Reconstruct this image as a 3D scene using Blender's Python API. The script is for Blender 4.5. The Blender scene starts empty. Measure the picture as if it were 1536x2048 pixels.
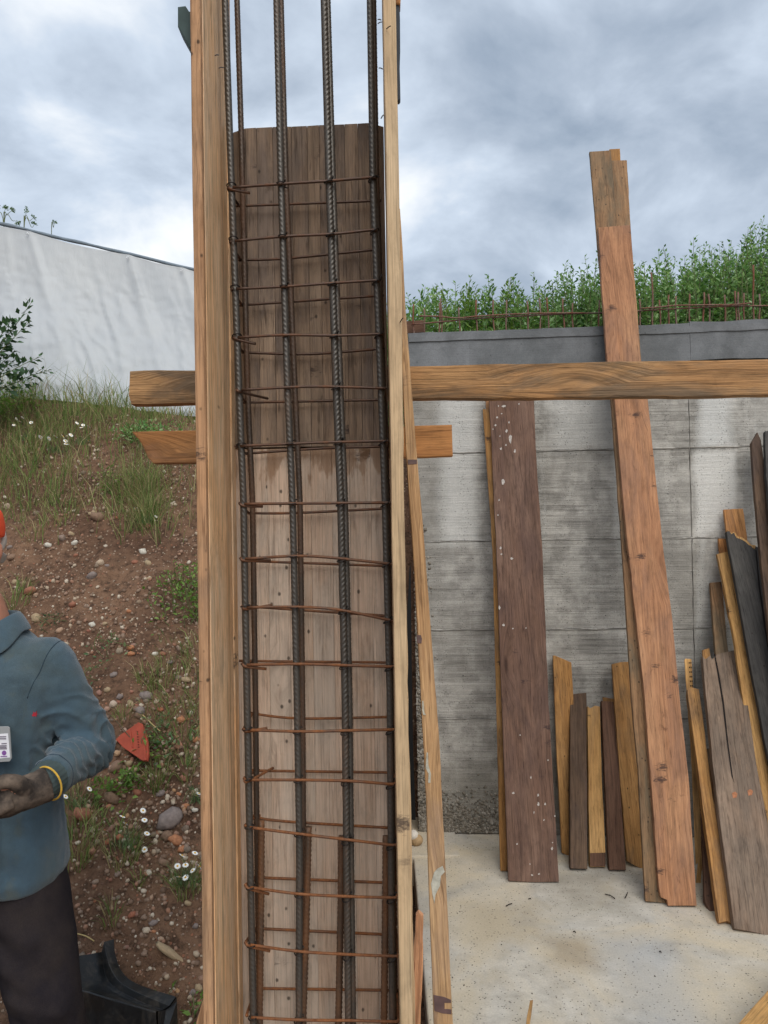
import bpy, bmesh, math, random
import numpy as np
from mathutils import Vector, Matrix, noise as mnoise

random.seed(7); rng = np.random.default_rng(7)
SC = bpy.context.scene
COL = SC.collection

# ------------------------------------------------------------------ camera
F_PX = 1538.0; CAM = Vector((0, 0, 1.766)); PITCH = math.radians(0.8); ROLL = 0.0165
_F = Vector((0, math.cos(PITCH), math.sin(PITCH)))
_R0 = Vector((1, 0, 0)); _U0 = _R0.cross(_F)
_R = _R0 * math.cos(ROLL) - _U0 * math.sin(ROLL)
_U = _U0 * math.cos(ROLL) + _R0 * math.sin(ROLL)
cam_d = bpy.data.cameras.new('camera'); cam = bpy.data.objects.new('camera', cam_d); COL.objects.link(cam)
m = Matrix((( _R.x, _U.x, -_F.x, CAM.x), (_R.y, _U.y, -_F.y, CAM.y), (_R.z, _U.z, -_F.z, CAM.z), (0, 0, 0, 1)))
cam.matrix_world = m
cam_d.sensor_fit = 'VERTICAL'; cam_d.sensor_height = 36; cam_d.sensor_width = 27; cam_d.lens = F_PX / 2048 * 36
cam_d.clip_start = 0.05; cam_d.clip_end = 2000
SC.camera = cam
SC.render.resolution_x = 768; SC.render.resolution_y = 1024

# ------------------------------------------------------------------ world: overcast sky
SUN_EL, SUN_AZ = math.radians(45), math.radians(165)      # azimuth clockwise from +Y
w = bpy.data.worlds.new('World'); SC.world = w; w.use_nodes = True
nt = w.node_tree; nt.nodes.clear()
def N(t, **kw):
    n = nt.nodes.new(t)
    for k, v in kw.items(): setattr(n, k, v)
    return n
out = N('ShaderNodeOutputWorld'); bg = N('ShaderNodeBackground')
sky = N('ShaderNodeTexSky', sky_type='NISHITA'); sky.sun_disc = False
sky.sun_elevation = SUN_EL; sky.sun_rotation = SUN_AZ; sky.air_density = 1.2; sky.dust_density = 2.0
tc = N('ShaderNodeTexCoord'); sep = N('ShaderNodeSeparateXYZ')
nt.links.new(tc.outputs['Generated'], sep.inputs[0])
# project the direction on a cloud layer so that clouds flatten towards the horizon
zz = N('ShaderNodeMath', operation='MAXIMUM'); zz.inputs[1].default_value = 0.0
nt.links.new(sep.outputs['Z'], zz.inputs[0])
zp = N('ShaderNodeMath', operation='ADD'); zp.inputs[1].default_value = 0.42
nt.links.new(zz.outputs[0], zp.inputs[0])
dv = N('ShaderNodeVectorMath', operation='DIVIDE'); cmb = N('ShaderNodeCombineXYZ')
for i in range(3): nt.links.new(zp.outputs[0], cmb.inputs[i])
nt.links.new(tc.outputs['Generated'], dv.inputs[0]); nt.links.new(cmb.outputs[0], dv.inputs[1])
mp = N('ShaderNodeMapping'); mp.inputs['Location'].default_value = (2.212, 4.352, 1.771); mp.inputs['Scale'].default_value = (1.0, 1.0, 1.0)
nt.links.new(dv.outputs[0], mp.inputs[0])
n1 = N('ShaderNodeTexNoise'); n1.inputs['Scale'].default_value = 1.9; n1.inputs['Detail'].default_value = 7; n1.inputs['Roughness'].default_value = 0.5; n1.inputs['Distortion'].default_value = 0.25
n2 = N('ShaderNodeTexNoise'); n2.inputs['Scale'].default_value = 4.2; n2.inputs['Detail'].default_value = 6; n2.inputs['Roughness'].default_value = 0.55; n2.inputs['Distortion'].default_value = 0.3
nt.links.new(mp.outputs[0], n1.inputs['Vector']); nt.links.new(mp.outputs[0], n2.inputs['Vector'])
mx = N('ShaderNodeMath', operation='MULTIPLY_ADD'); mx.inputs[1].default_value = 0.50
nt.links.new(n2.outputs['Fac'], mx.inputs[0])
ms = N('ShaderNodeMath', operation='MULTIPLY'); ms.inputs[1].default_value = 0.57
nt.links.new(n1.outputs['Fac'], ms.inputs[0]); nt.links.new(ms.outputs[0], mx.inputs[2])
cr = N('ShaderNodeValToRGB')
els = cr.color_ramp.elements
els[0].position = 0.42; els[0].color = (0.215, 0.265, 0.335, 1)
els[1].position = 0.685; els[1].color = (0.66, 0.68, 0.70, 1)
e = els.new(0.50); e.color = (0.31, 0.362, 0.435, 1)
e = els.new(0.575); e.color = (0.42, 0.48, 0.56, 1)
nt.links.new(mx.outputs[0], cr.inputs[0])
bs = N('ShaderNodeMix', data_type='RGBA'); bs.blend_type = 'MIX'; bs.inputs['Factor'].default_value = 0.93
sk = N('ShaderNodeVectorMath', operation='SCALE'); sk.inputs['Scale'].default_value = 0.08
nt.links.new(sky.outputs[0], sk.inputs[0])
nt.links.new(sk.outputs[0], bs.inputs[6]); nt.links.new(cr.outputs[0], bs.inputs[7])
nt.links.new(bs.outputs[2], bg.inputs['Color']); bg.inputs['Strength'].default_value = 1.0
nt.links.new(bg.outputs[0], out.inputs[0])

sun_d = bpy.data.lights.new('sun', 'SUN'); sun = bpy.data.objects.new('sun', sun_d); COL.objects.link(sun)
sun_d.energy = 1.5; sun_d.angle = math.radians(48); sun_d.color = (1.0, 0.95, 0.88)
sdir = Vector((math.sin(SUN_AZ) * math.cos(SUN_EL), math.cos(SUN_AZ) * math.cos(SUN_EL), math.sin(SUN_EL)))
sun.rotation_euler = sdir.to_track_quat('Z', 'Y').to_euler(); sun.location = sdir * 30
vs = SC.view_settings; vs.view_transform = 'Standard'; vs.look = 'None'; vs.exposure = 0.68; vs.gamma = 1.0; vs.use_curve_mapping = False
SC.cycles.use_denoising = True; SC.cycles.max_bounces = 5; SC.cycles.diffuse_bounces = 3; SC.cycles.transparent_max_bounces = 4
SC.cycles.use_adaptive_sampling = True; SC.cycles.adaptive_threshold = 0.025

# ------------------------------------------------------------------ helpers
def ray(x, y): return _F + _R * ((x - 768) / F_PX) - _U * ((y - 1024) / F_PX)
def P(x, y, Y):
    d = ray(x, y); return CAM + d * (Y / d.y)
def PZ(x, y, Z):
    d = ray(x, y); return CAM + d * ((Z - CAM.z) / d.z)
def PP(x, y, p0, n):
    d = ray(x, y); return CAM + d * ((p0 - CAM).dot(n) / d.dot(n))
def L(r, g, b, k=1.0):
    f = lambda c: (c / 255 / 12.92) if c / 255 <= 0.04045 else ((c / 255 + 0.055) / 1.055) ** 2.4
    return (f(r) * k, f(g) * k, f(b) * k, 1)
def link(o, parent=None):
    COL.objects.link(o)
    if parent is not None: o.parent = parent
    return o
def tag(o, label=None, cat=None, group=None, kind=None):
    if label: o['label'] = label
    if cat: o['category'] = cat
    if group: o['group'] = group
    if kind: o['kind'] = kind
    return o
def empty(name, loc=(0, 0, 0), rot=(0, 0, 0), label=None, cat=None, group=None, kind=None):
    o = bpy.data.objects.new(name, None); o.location = loc; o.rotation_euler = rot; o.empty_display_size = 0.1
    link(o); return tag(o, label, cat, group, kind)
def mesh_np(name, V, Fc, mat=None, parent=None, smooth=True, loc=None):
    """V (n,3), Fc (m,k) ndarray of equal-size faces or a list of ndarrays"""
    me = bpy.data.meshes.new(name)
    Fs = Fc if isinstance(Fc, list) else [Fc]
    V = np.asarray(V, dtype=np.float32)
    me.vertices.add(len(V)); me.vertices.foreach_set('co', V.ravel())
    idx = np.concatenate([f.ravel() for f in Fs]).astype(np.int32)
    tot = np.concatenate([np.full(len(f), f.shape[1]) for f in Fs]).astype(np.int32)
    st = np.concatenate([[0], np.cumsum(tot)[:-1]]).astype(np.int32)
    me.loops.add(len(idx)); me.loops.foreach_set('vertex_index', idx)
    me.polygons.add(len(tot)); me.polygons.foreach_set('loop_start', st); me.polygons.foreach_set('loop_total', tot)
    me.polygons.foreach_set('use_smooth', np.full(len(tot), smooth))
    me.update(calc_edges=True); me.validate()
    if mat is not None: me.materials.append(mat)
    o = bpy.data.objects.new(name, me)
    if loc is not None: o.location = loc
    return link(o, parent)
def bm_obj(name, bm, mat=None, parent=None, smooth=False):
    me = bpy.data.meshes.new(name); bm.normal_update(); bm.to_mesh(me); bm.free()
    if smooth: me.polygons.foreach_set('use_smooth', np.full(len(me.polygons), True))
    if mat is not None: me.materials.append(mat)
    return link(bpy.data.objects.new(name, me), parent)
def set_parent_keep(o, parent):
    o.parent = parent; bpy.context.view_layer.update(); o.matrix_parent_inverse = parent.matrix_world.inverted()
def box(name, lo, hi, mat, parent=None, bev=0.0, seg=1):
    bm = bmesh.new(); bmesh.ops.create_cube(bm, size=1)
    lo = Vector(lo); hi = Vector(hi); c = (lo + hi) / 2; s = hi - lo
    for v in bm.verts: v.co = Vector((v.co.x * s.x, v.co.y * s.y, v.co.z * s.z))
    if bev: bmesh.ops.bevel(bm, geom=bm.edges[:], offset=bev, segments=seg, affect='EDGES', profile=0.6)
    o = bm_obj(name, bm, mat, parent); o.location = c
    return o
def frames(pts):
    pts = np.asarray(pts, float); t = np.gradient(pts, axis=0); t /= np.linalg.norm(t, axis=1)[:, None] + 1e-12
    a = np.array([0, -1, 0.13]); 
    if abs(np.dot(t[0], a)) > 0.9: a = np.array([0.1, 0, 1.0])
    ns = np.zeros_like(pts); n = a - t[0] * np.dot(a, t[0]); n /= np.linalg.norm(n)
    for i in range(len(pts)):
        n = n - t[i] * np.dot(n, t[i]); n /= np.linalg.norm(n) + 1e-12; ns[i] = n
    return t, ns, np.cross(t, ns)
def tube_np(pts, r, k=8, caps=True):
    pts = np.asarray(pts, float); n = len(pts); t, a, b = frames(pts)
    r = np.broadcast_to(np.asarray(r, float), (n,))
    th = np.arange(k) * 2 * math.pi / k
    V = pts[:, None, :] + r[:, None, None] * (np.cos(th)[None, :, None] * a[:, None, :] + np.sin(th)[None, :, None] * b[:, None, :])
    V = V.reshape(-1, 3)
    i = np.arange(n - 1)[:, None] * k; j = np.arange(k)[None, :]; j2 = (j + 1) % k
    Fq = np.stack([i + j, i + j2, i + k + j2, i + k + j], -1).reshape(-1, 4)
    Fs = [Fq]
    if caps:
        V = np.vstack([V, pts[0], pts[-1]]); c0, c1 = len(V) - 2, len(V) - 1
        jj = np.arange(k); e = (n - 1) * k
        Fs.append(np.stack([np.full(k, c0), (jj + 1) % k, jj], -1)); Fs.append(np.stack([np.full(k, c1), e + jj, e + (jj + 1) % k], -1))
    return V, Fs
def merge(parts):
    Vs, by, off = [], {}, 0
    for V, Fs in parts:
        Vs.append(V)
        for f in (Fs if isinstance(Fs, list) else [Fs]): by.setdefault(f.shape[1], []).append(f + off)
        off += len(V)
    return np.vstack(Vs), [np.vstack(x) for x in by.values()]
def tube(name, pts, r, mat, parent=None, k=8): 
    V, Fs = tube_np(pts, r, k); return mesh_np(name, V, Fs, mat, parent)
def smooth_path(pts, n):
    """Catmull-Rom through the points"""
    pts = [np.array(p, float) for p in pts]; pts = [2 * pts[0] - pts[1]] + pts + [2 * pts[-1] - pts[-2]]
    o = []; segs = len(pts) - 3
    for s in np.linspace(0, segs - 1e-6, n):
        i = int(s); u = s - i; p0, p1, p2, p3 = pts[i:i + 4]
        o.append(0.5 * (2 * p1 + (p2 - p0) * u + (2 * p0 - 5 * p1 + 4 * p2 - p3) * u * u + (3 * p1 - p0 - 3 * p2 + p3) * u ** 3))
    return np.array(o)
def vnoise(p, s=1.0, seed=0.0): return mnoise.noise(Vector((p[0] * s + seed, p[1] * s - seed * 1.7, p[2] * s + seed * 0.6)))
def fbm(p, s, o=4, seed=0.0): return mnoise.fractal(Vector((p[0] * s + seed, p[1] * s + seed * 2.1, p[2] * s - seed)), 1.0, 2.0, o)

# ------------------------------------------------------------------ materials
class MT:
    def __init__(s, name, rough=0.8, metal=0.0, spec=0.3):
        s.m = bpy.data.materials.new(name); s.m.use_nodes = True; s.t = s.m.node_tree
        s.b = s.t.nodes['Principled BSDF']; s.b.inputs['Roughness'].default_value = rough; s.b.inputs['Metallic'].default_value = metal
        s.b.inputs['Specular IOR Level'].default_value = spec
    def n(s, t, ins=None, **kw):
        x = s.t.nodes.new(t)
        for k, v in kw.items(): setattr(x, k, v)
        for k, v in (ins or {}).items():
            if isinstance(v, bpy.types.NodeSocket): s.t.links.new(v, x.inputs[k])
            else: x.inputs[k].default_value = v
        return x
    def lk(s, a, b): s.t.links.new(a, b)
    def math(s, op, a, b=0.0, c=0.0, clamp=False):
        x = s.n('ShaderNodeMath', {0: a, 1: b, 2: c}, operation=op); x.use_clamp = clamp; return x.outputs[0]
    def mix(s, f, a, b, mode='MIX'):
        return s.n('ShaderNodeMix', {'Factor': f, 6: a, 7: b}, data_type='RGBA', blend_type=mode).outputs[2]
    def ramp(s, f, stops, interp='LINEAR'):
        x = s.n('ShaderNodeValToRGB', {0: f}); r = x.color_ramp; r.interpolation = interp
        for i, (p, c) in enumerate(stops):
            if not isinstance(c, tuple): c = (c, c, c, 1)
            e = r.elements[i] if i < 2 else r.elements.new(p)
            e.position = p; e.color = c
        return x.outputs[0]
    def noise(s, v, scale, detail=4, rough=0.55, dist=0.0):
        return s.n('ShaderNodeTexNoise', {'Vector': v, 'Scale': scale, 'Detail': detail, 'Roughness': rough, 'Distortion': dist}).outputs['Fac']
    def voro(s, v, scale, rnd=1.0, feature='F1'):
        return s.n('ShaderNodeTexVoronoi', {'Vector': v, 'Scale': scale, 'Randomness': rnd}, feature=feature)
    def scale(s, v, xyz): return s.n('ShaderNodeVectorMath', {0: v, 1: xyz}, operation='MULTIPLY').outputs[0]
    def add(s, v, w): return s.n('ShaderNodeVectorMath', {0: v, 1: w}, operation='ADD').outputs[0]
    def coord(s, which='Object'):
        return s.n('ShaderNodeTexCoord').outputs[which]
    def rnd(s): return s.n('ShaderNodeObjectInfo').outputs['Random']
    def col(s, c): s.lk(c, s.b.inputs['Base Color'])
    def bump(s, h, strength=0.3, dist=0.01):
        s.lk(s.n('ShaderNodeBump', {'Height': h, 'Strength': strength, 'Distance': dist}).outputs[0], s.b.inputs['Normal'])
    def rough(s, v): s.lk(v, s.b.inputs['Roughness'])

def wood(name, base, dark, light, grain=0.55, weather=None, wamt=0.5, spots=0.5, knots=0.6, specks=None, rough=0.72, bump=0.6, drip=None, marks=0.0, ringk=1.0, vary=0.07, pore=0.55, stk=1.0):
    """wood with its grain along local Z"""
    T = MT(name, rough, spec=0.2)
    p = T.coord(); r = T.rnd()
    off = T.n('ShaderNodeCombineXYZ', {0: T.math('MULTIPLY', r, 7.3), 1: T.math('MULTIPLY', r, 13.7), 2: T.math('MULTIPLY', r, 29.1)}).outputs[0]
    q = T.add(p, off)
    # knots: a few cells only
    kv = T.voro(T.scale(q, (7.0, 3.0, 1.7)), 1.0)
    kd = kv.outputs['Distance']; kc = T.n('ShaderNodeSeparateColor', {0: kv.outputs['Color']}).outputs[0]
    pres = T.ramp(kc, [(0.80 - 0.5 * knots, 0.0), (0.82 - 0.5 * knots, 1.0)])
    halo = T.math('MULTIPLY', T.ramp(kd, [(0.05, 1.0), (0.40, 0.0)]), pres)
    core = T.math('MULTIPLY', T.ramp(kd, [(0.05, 1.0), (0.11, 0.0)]), pres)
    warp = T.n('ShaderNodeCombineXYZ', {0: T.math('MULTIPLY', halo, 0.05), 1: 0.0, 2: 0.0}).outputs[0]
    q2 = T.add(q, warp)
    wob = T.noise(T.scale(q, (5, 5, 2.2)), 1.0, 2)
    q3 = T.add(q2, T.n('ShaderNodeCombineXYZ', {0: T.math('MULTIPLY', wob, 0.05), 1: 0.0, 2: 0.0}).outputs[0])
    A = T.noise(T.scale(q3, (48 * ringk, 30, 0.9)), 1.0, 3, 0.6)
    B = T.noise(T.scale(q2, (330, 220, 6.0)), 1.0, 3, 0.65)
    Cn = T.noise(T.scale(q, (5, 5, 1.6)), 1.0, 5, 0.6)
    ring = T.ramp(A, [(0.36, 0.0), (0.50, 0.35), (0.56, 1.0), (0.64, 0.2)])
    c = T.mix(T.math('MULTIPLY', ring, grain), base, dark)
    c = T.mix(T.math('MULTIPLY', T.ramp(Cn, [(0.45, 0.0), (0.68, 1.0)]), 0.55), c, light)
    fib = T.ramp(B, [(0.30, 0.64), (0.50, 1.0), (0.75, 1.18)])
    c = T.mix(0.85, c, fib, 'MULTIPLY')
    c = T.mix(T.math('MULTIPLY', halo, 0.35), c, dark)
    c = T.mix(T.math('MULTIPLY', core, 0.85), c, (dark[0] * 0.35, dark[1] * 0.3, dark[2] * 0.3, 1))
    if weather:
        D = T.noise(T.scale(q, (9, 9, 2.6)), 1.0, 5, 0.66, 0.6)
        wm = T.ramp(D, [(0.62 - 0.32 * wamt, 0.0), (0.80 - 0.32 * wamt, 1.0)])
        c = T.mix(T.math('MULTIPLY', wm, 0.85), c, T.mix(0.6, weather, fib, 'MULTIPLY'))
    if spots:
        S = T.voro(T.scale(q, (30, 6, 22)), 1.0); sd = S.outputs['Distance']
        sc = T.n('ShaderNodeSeparateColor', {0: S.outputs['Color']}).outputs[1]
        sm = T.math('MULTIPLY', T.ramp(T.math('ADD', sd, T.math('MULTIPLY', B, 0.12)), [(0.13, 1.0), (0.20, 0.0)]), T.ramp(sc, [(0.93 - 0.35 * spots, 0.0), (0.95 - 0.35 * spots, 1.0)]))
        c = T.mix(T.math('MULTIPLY', sm, 0.8), c, (0.025, 0.018, 0.014, 1))
        st = T.noise(T.scale(q, (16, 16, 10)), 1.0, 4, 0.7, 1.2)
        c = T.mix(T.math('MULTIPLY', T.ramp(st, [(0.63, 0.0), (0.74, 1.0)]), 0.55 * spots), c, (dark[0] * 0.4, dark[1] * 0.36, dark[2] * 0.4, 1))
    s2_ = T.noise(T.scale(q3, (95, 60, 2.6)), 1.0, 4, 0.65)
    c = T.mix(stk, c, T.ramp(s2_, [(0.32, 0.70), (0.47, 0.98), (0.60, 1.04), (0.72, 1.18)]), 'MULTIPLY')
    po = T.noise(T.scale(q, (150, 150, 11)), 1.0, 2, 0.6); dm = T.noise(T.scale(q, (24, 24, 9)), 1.0, 5, 0.7, 0.4)
    c = T.mix(T.math('MULTIPLY', T.ramp(po, [(0.60, 0.0), (0.70, 1.0)]), pore), c, (dark[0] * 0.4, dark[1] * 0.38, dark[2] * 0.38, 1))
    c = T.mix(1.0, c, T.ramp(dm, [(0.30, 0.74), (0.50, 1.0), (0.72, 1.10)]), 'MULTIPLY')
    if marks:
        M_ = T.voro(T.scale(q, (7.5, 0.6, 13)), 1.0); md_ = M_.outputs['Distance']; mc_ = T.n('ShaderNodeSeparateColor', {0: M_.outputs['Color']}).outputs[2]
        mn_ = T.noise(T.scale(q, (38, 38, 120)), 1.0, 4, 0.7, 0.5)
        mm_ = T.math('MULTIPLY', T.ramp(T.math('ADD', md_, T.math('MULTIPLY', mn_, 0.85)), [(0.52, 1.0), (0.67, 0.0)]), T.ramp(mc_, [(0.98 - 0.6 * marks, 0.0), (1.0 - 0.6 * marks, 1.0)]))
        c = T.mix(T.math('MULTIPLY', mm_, 0.8), c, (0.03, 0.02, 0.022, 1))
    if specks:
        K = T.noise(T.scale(q, (105, 105, 80)), 1.0, 2, 0.55); Kb = T.noise(T.scale(q, (6, 6, 4.5)), 1.0, 3)
        km = T.ramp(T.math('ADD', K, T.math('MULTIPLY', Kb, 0.75)), [(1.09 - 0.1 * specks[1], 0.0), (1.15 - 0.1 * specks[1], 1.0)])
        c = T.mix(T.math('MULTIPLY', km, 0.65), c, specks[0])
    if drip:   # run-down stains below a joint: (top z, length, colour)
        pos = T.n('ShaderNodeSeparateXYZ', {0: T.n('ShaderNodeNewGeometry').outputs['Position']})
        dn = T.noise(T.n('ShaderNodeCombineXYZ', {0: T.math('MULTIPLY', pos.outputs[0], 26), 1: 0.0, 2: T.math('MULTIPLY', pos.outputs[2], 7)}).outputs[0], 1.0, 4, 0.6)
        edge = T.math('SUBTRACT', drip[0], T.math('MULTIPLY', T.math('MAXIMUM', T.math('SUBTRACT', dn, 0.33), 0.0), drip[1] * 4))
        mk = T.ramp(T.math('MULTIPLY', T.math('SUBTRACT', pos.outputs[2], edge), 30), [(0.0, 0.0), (0.8, 1.0)])
        c = T.mix(T.math('MULTIPLY', mk, 0.6), c, drip[2])
    c = T.mix(1.0, c, T.ramp(T.math('FRACT', T.math('MULTIPLY', r, 37.0)), [(0.0, 1 - vary), (1.0, 1 + vary)]), 'MULTIPLY')
    T.col(c)
    T.bump(B, bump, 0.004)
    return T.m

def concrete(name, ca, cb, cdark, board=0.0, sand=None, stains=0.4, pits=1.0, rough=0.85, bump=0.4, streak=None, patches=()):
    T = MT(name, rough, spec=0.25)
    p = T.n('ShaderNodeNewGeometry').outputs['Position']
    A = T.noise(p, 1.3, 5, 0.62, 0.3); B = T.noise(p, 9, 5, 0.65); G = T.noise(p, 140, 3, 0.6)
    c = T.mix(T.ramp(A, [(0.40, 0.0), (0.62, 1.0)]), ca, cb)
    c = T.mix(T.math('MULTIPLY', T.ramp(B, [(0.42, 1.0), (0.60, 0.0)]), stains), c, cdark)
    B2 = T.noise(p, 3.6, 5, 0.68, 0.8); c = T.mix(1.0, c, T.ramp(B2, [(0.34, 0.84), (0.50, 1.0), (0.66, 1.10)]), 'MULTIPLY')
    h = T.math('MULTIPLY', G, 0.5)
    if board:
        gr = T.noise(T.scale(p, (2.4, 2.4, 105)), 1.0, 6, 0.74, 0.6)
        g2 = T.noise(T.scale(p, (1.2, 1.2, 26)), 1.0, 5, 0.65)
        gk = T.ramp(T.noise(p, 2.6, 4, 0.6), [(0.38, 0.15), (0.62, 1.0)]); c = T.mix(T.math('MULTIPLY', T.math('MULTIPLY', T.ramp(gr, [(0.40, 1.0), (0.54, 0.0)]), gk), board * 0.9), c, cdark)
        c = T.mix(T.math('MULTIPLY', T.ramp(g2, [(0.48, 0.0), (0.66, 1.0)]), board * 0.6), c, ca)
        h = T.math('ADD', h, T.math('MULTIPLY', gr, 1.2))
        # patches per form panel
        pc = T.n('ShaderNodeTexVoronoi', {'Vector': T.scale(p, (1.7, 0.0, 2.0)), 'Scale': 1.0}, distance='CHEBYCHEV')
        pcol = T.n('ShaderNodeSeparateColor', {0: pc.outputs['Color']}).outputs[0]
        c = T.mix(1.0, c, T.ramp(pcol, [(0.0, 0.92), (1.0, 1.06)]), 'MULTIPLY')
    if sand:
        S = T.noise(p, 1.7, 6, 0.6, 0.8)
        c = T.mix(T.math('MULTIPLY', T.ramp(S, [(0.42, 0.0), (0.60, 1.0)]), 0.85), c, sand)
        s2 = T.noise(p, 5.0, 5, 0.6, 1.5)
        c = T.mix(T.math('MULTIPLY', T.ramp(s2, [(0.62, 0.0), (0.72, 1.0)]), 0.35), c, cdark)
    if streak:
        sx = T.noise(T.scale(p, (4.5, 1.0, 0.35)), 1.0, 5, 0.6, 0.3)
        c = T.mix(T.math('MULTIPLY', T.ramp(sx, [(0.54, 0.0), (0.66, 1.0)]), 0.55), c, streak)
        sx2 = T.noise(T.scale(p, (3.0, 1.0, 0.7)), 1.3, 5, 0.6, 0.3)
        c = T.mix(T.math('MULTIPLY', T.ramp(sx2, [(0.56, 0.0), (0.68, 1.0)]), 0.38), c, cdark)
    if patches:
        sp_ = T.n('ShaderNodeSeparateXYZ', {0: T.add(p, T.n('ShaderNodeVectorMath', {0: T.n('ShaderNodeTexNoise', {'Vector': p, 'Scale': 5.0, 'Detail': 6, 'Roughness': 0.7}).outputs['Color'], 1: (0.09, 0.0, 0.16)}, operation='MULTIPLY').outputs[0])})
        for (x0, x1, ax, z0, z1, cc, am, sf) in patches:
            u = sp_.outputs[0]; v = sp_.outputs[ax]
            dx = T.math('SUBTRACT', T.math('ABSOLUTE', T.math('SUBTRACT', u, (x0 + x1) / 2 + 0.045)), (x1 - x0) / 2)
            dz = T.math('SUBTRACT', T.math('ABSOLUTE', T.math('SUBTRACT', v, (z0 + z1) / 2 + (0.08 if ax == 2 else 0.0))), (z1 - z0) / 2)
            mk = T.ramp(T.math('MAXIMUM', dx, dz), [(0.0, 1.0), (sf, 0.0)])
            c = T.mix(T.math('MULTIPLY', mk, am), c, cc)
    if pits:
        V = T.voro(p, 34); vd = V.outputs['Distance']; vc = T.n('ShaderNodeSeparateColor', {0: V.outputs['Color']}).outputs[0]
        pm = T.math('MULTIPLY', T.ramp(T.math('ADD', vd, T.math('MULTIPLY', B, 0.25)), [(0.20, 1.0), (0.27, 0.0)]), T.ramp(vc, [(1.0 - 0.3 * pits, 0.0), (1.03 - 0.3 * pits, 1.0)]))
        V2 = T.voro(p, 90); v2 = T.math('MULTIPLY', T.ramp(V2.outputs['Distance'], [(0.20, 1.0), (0.30, 0.0)]), T.ramp(T.n('ShaderNodeSeparateColor', {0: V2.outputs['Color']}).outputs[1], [(0.72, 0.0), (0.75, 1.0)]))
        c = T.mix(T.math('MULTIPLY', pm, 0.75), c, (0.05, 0.05, 0.048, 1))
        c = T.mix(T.math('MULTIPLY', v2, 0.55 * pits), c, (0.09, 0.085, 0.075, 1))
    c = T.mix(0.5, c, T.ramp(G, [(0.3, 0.78), (0.7, 1.18)]), 'MULTIPLY')
    T.col(c); T.bump(h, bump, 0.006)
    return T.m

def plain(name, c, rough=0.7, spec=0.3, metal=0.0, var=0.25, vs=18, bump=0.0, bs=200):
    T = MT(name, rough, metal, spec); p = T.coord()
    n = T.noise(p, vs, 5, 0.6)
    cc = T.mix(1.0, c, T.ramp(n, [(0.3, 1 - var), (0.7, 1 + var)]), 'MULTIPLY')
    T.col(cc)
    if bump: T.bump(T.noise(p, bs, 4, 0.6), bump, 0.003)
    return T.m

W_FRESH = wood('wood_fresh_panel_edge', L(196, 168, 132), L(166, 134, 98), L(208, 184, 150), grain=0.2, pore=0.2, knots=0.25, spots=0.12, bump=0.25, marks=0.05)
W_OILED = wood('wood_oiled_panel_edge', L(190, 146, 108), L(150, 108, 76), L(198, 164, 128), grain=0.25, spots=0.45, knots=0.15, weather=L(150, 122, 98), wamt=0.3, marks=0.1)
W_INNER = wood('wood_stained_inner_face', L(232, 188, 142), L(184, 136, 92), L(238, 208, 172), grain=0.45, spots=0.4, knots=0.1, weather=L(216, 188, 156), wamt=0.5, marks=0.1, vary=0.02)
W_BACKUP = wood('wood_dirty_sheathing', L(146, 124, 104), L(94, 76, 62), L(168, 148, 128), grain=0.4, spots=1.0, knots=0.3, weather=L(112, 99, 90), wamt=0.62, rough=0.85, marks=0.35, vary=0.10)
W_BACKLO = wood('wood_pale_sheathing', L(206, 180, 158), L(170, 140, 116), L(214, 196, 178), pore=0.3, stk=0.5, grain=0.4, spots=0.25, knots=0.15, weather=L(194, 178, 162), wamt=0.6, rough=0.8, marks=0.08, vary=0.045, drip=(1.958, 0.10, L(132, 98, 68)))
W_OAK = wood('wood_weathered_rail', L(176, 132, 88), L(100, 74, 50), L(196, 158, 112), grain=0.8, spots=0.45, knots=0.75, weather=L(112, 96, 78), wamt=0.5, bump=0.9, ringk=1.8, marks=0.2)
W_ORANGE = wood('wood_orange_offcut', L(182, 128, 78), L(134, 86, 50), L(196, 148, 98), grain=0.5, spots=0.45, knots=0.4, bump=0.5, weather=L(140, 106, 80), wamt=0.35, marks=0.1)
W_RED = wood('wood_reddish_plank', L(174, 126, 92), L(126, 86, 62), L(188, 146, 110), grain=0.5, spots=1.0, knots=0.25, weather=L(142, 106, 84), wamt=0.5, marks=0.75)
W_YDIRT = wood('wood_yellow_dirty', L(150, 116, 84), L(100, 74, 54), L(168, 138, 104), grain=0.6, spots=0.5, knots=0.4, weather=L(108, 96, 78), wamt=0.6, marks=0.2)
W_PURPLE = wood('wood_purple_brown_plank', L(110, 84, 70), L(72, 53, 43), L(132, 108, 94), grain=0.25, spots=0.4, knots=0.2, weather=L(90, 70, 62), wamt=0.55, specks=(L(168, 158, 148), 0.89), rough=0.85, marks=0.15)
W_BROWN = wood('wood_dark_brown_post', L(98, 78, 62), L(66, 50, 40), L(118, 96, 78), grain=0.3, spots=0.5, knots=0.2, weather=L(80, 66, 60), wamt=0.5, marks=0.15)
W_YELLOW = wood('wood_yellow_batten', L(192, 148, 92), L(150, 106, 60), L(208, 168, 114), grain=0.4, spots=0.5, knots=0.3, weather=L(150, 118, 84), wamt=0.35, marks=0.35)
W_HONEY = wood('wood_honey_board', L(174, 128, 76), L(124, 84, 48), L(190, 148, 96), grain=0.5, spots=0.5, knots=0.4, weather=L(126, 98, 70), wamt=0.45, marks=0.35)
W_BATTEN = wood('wood_leaning_batten', L(190, 152, 110), L(140, 104, 70), L(206, 174, 132), grain=0.75, spots=0.35, knots=0.35, weather=L(158, 130, 106), wamt=0.45, ringk=2.2, marks=0.2, specks=(L(182, 176, 160), 0.72))
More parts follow.
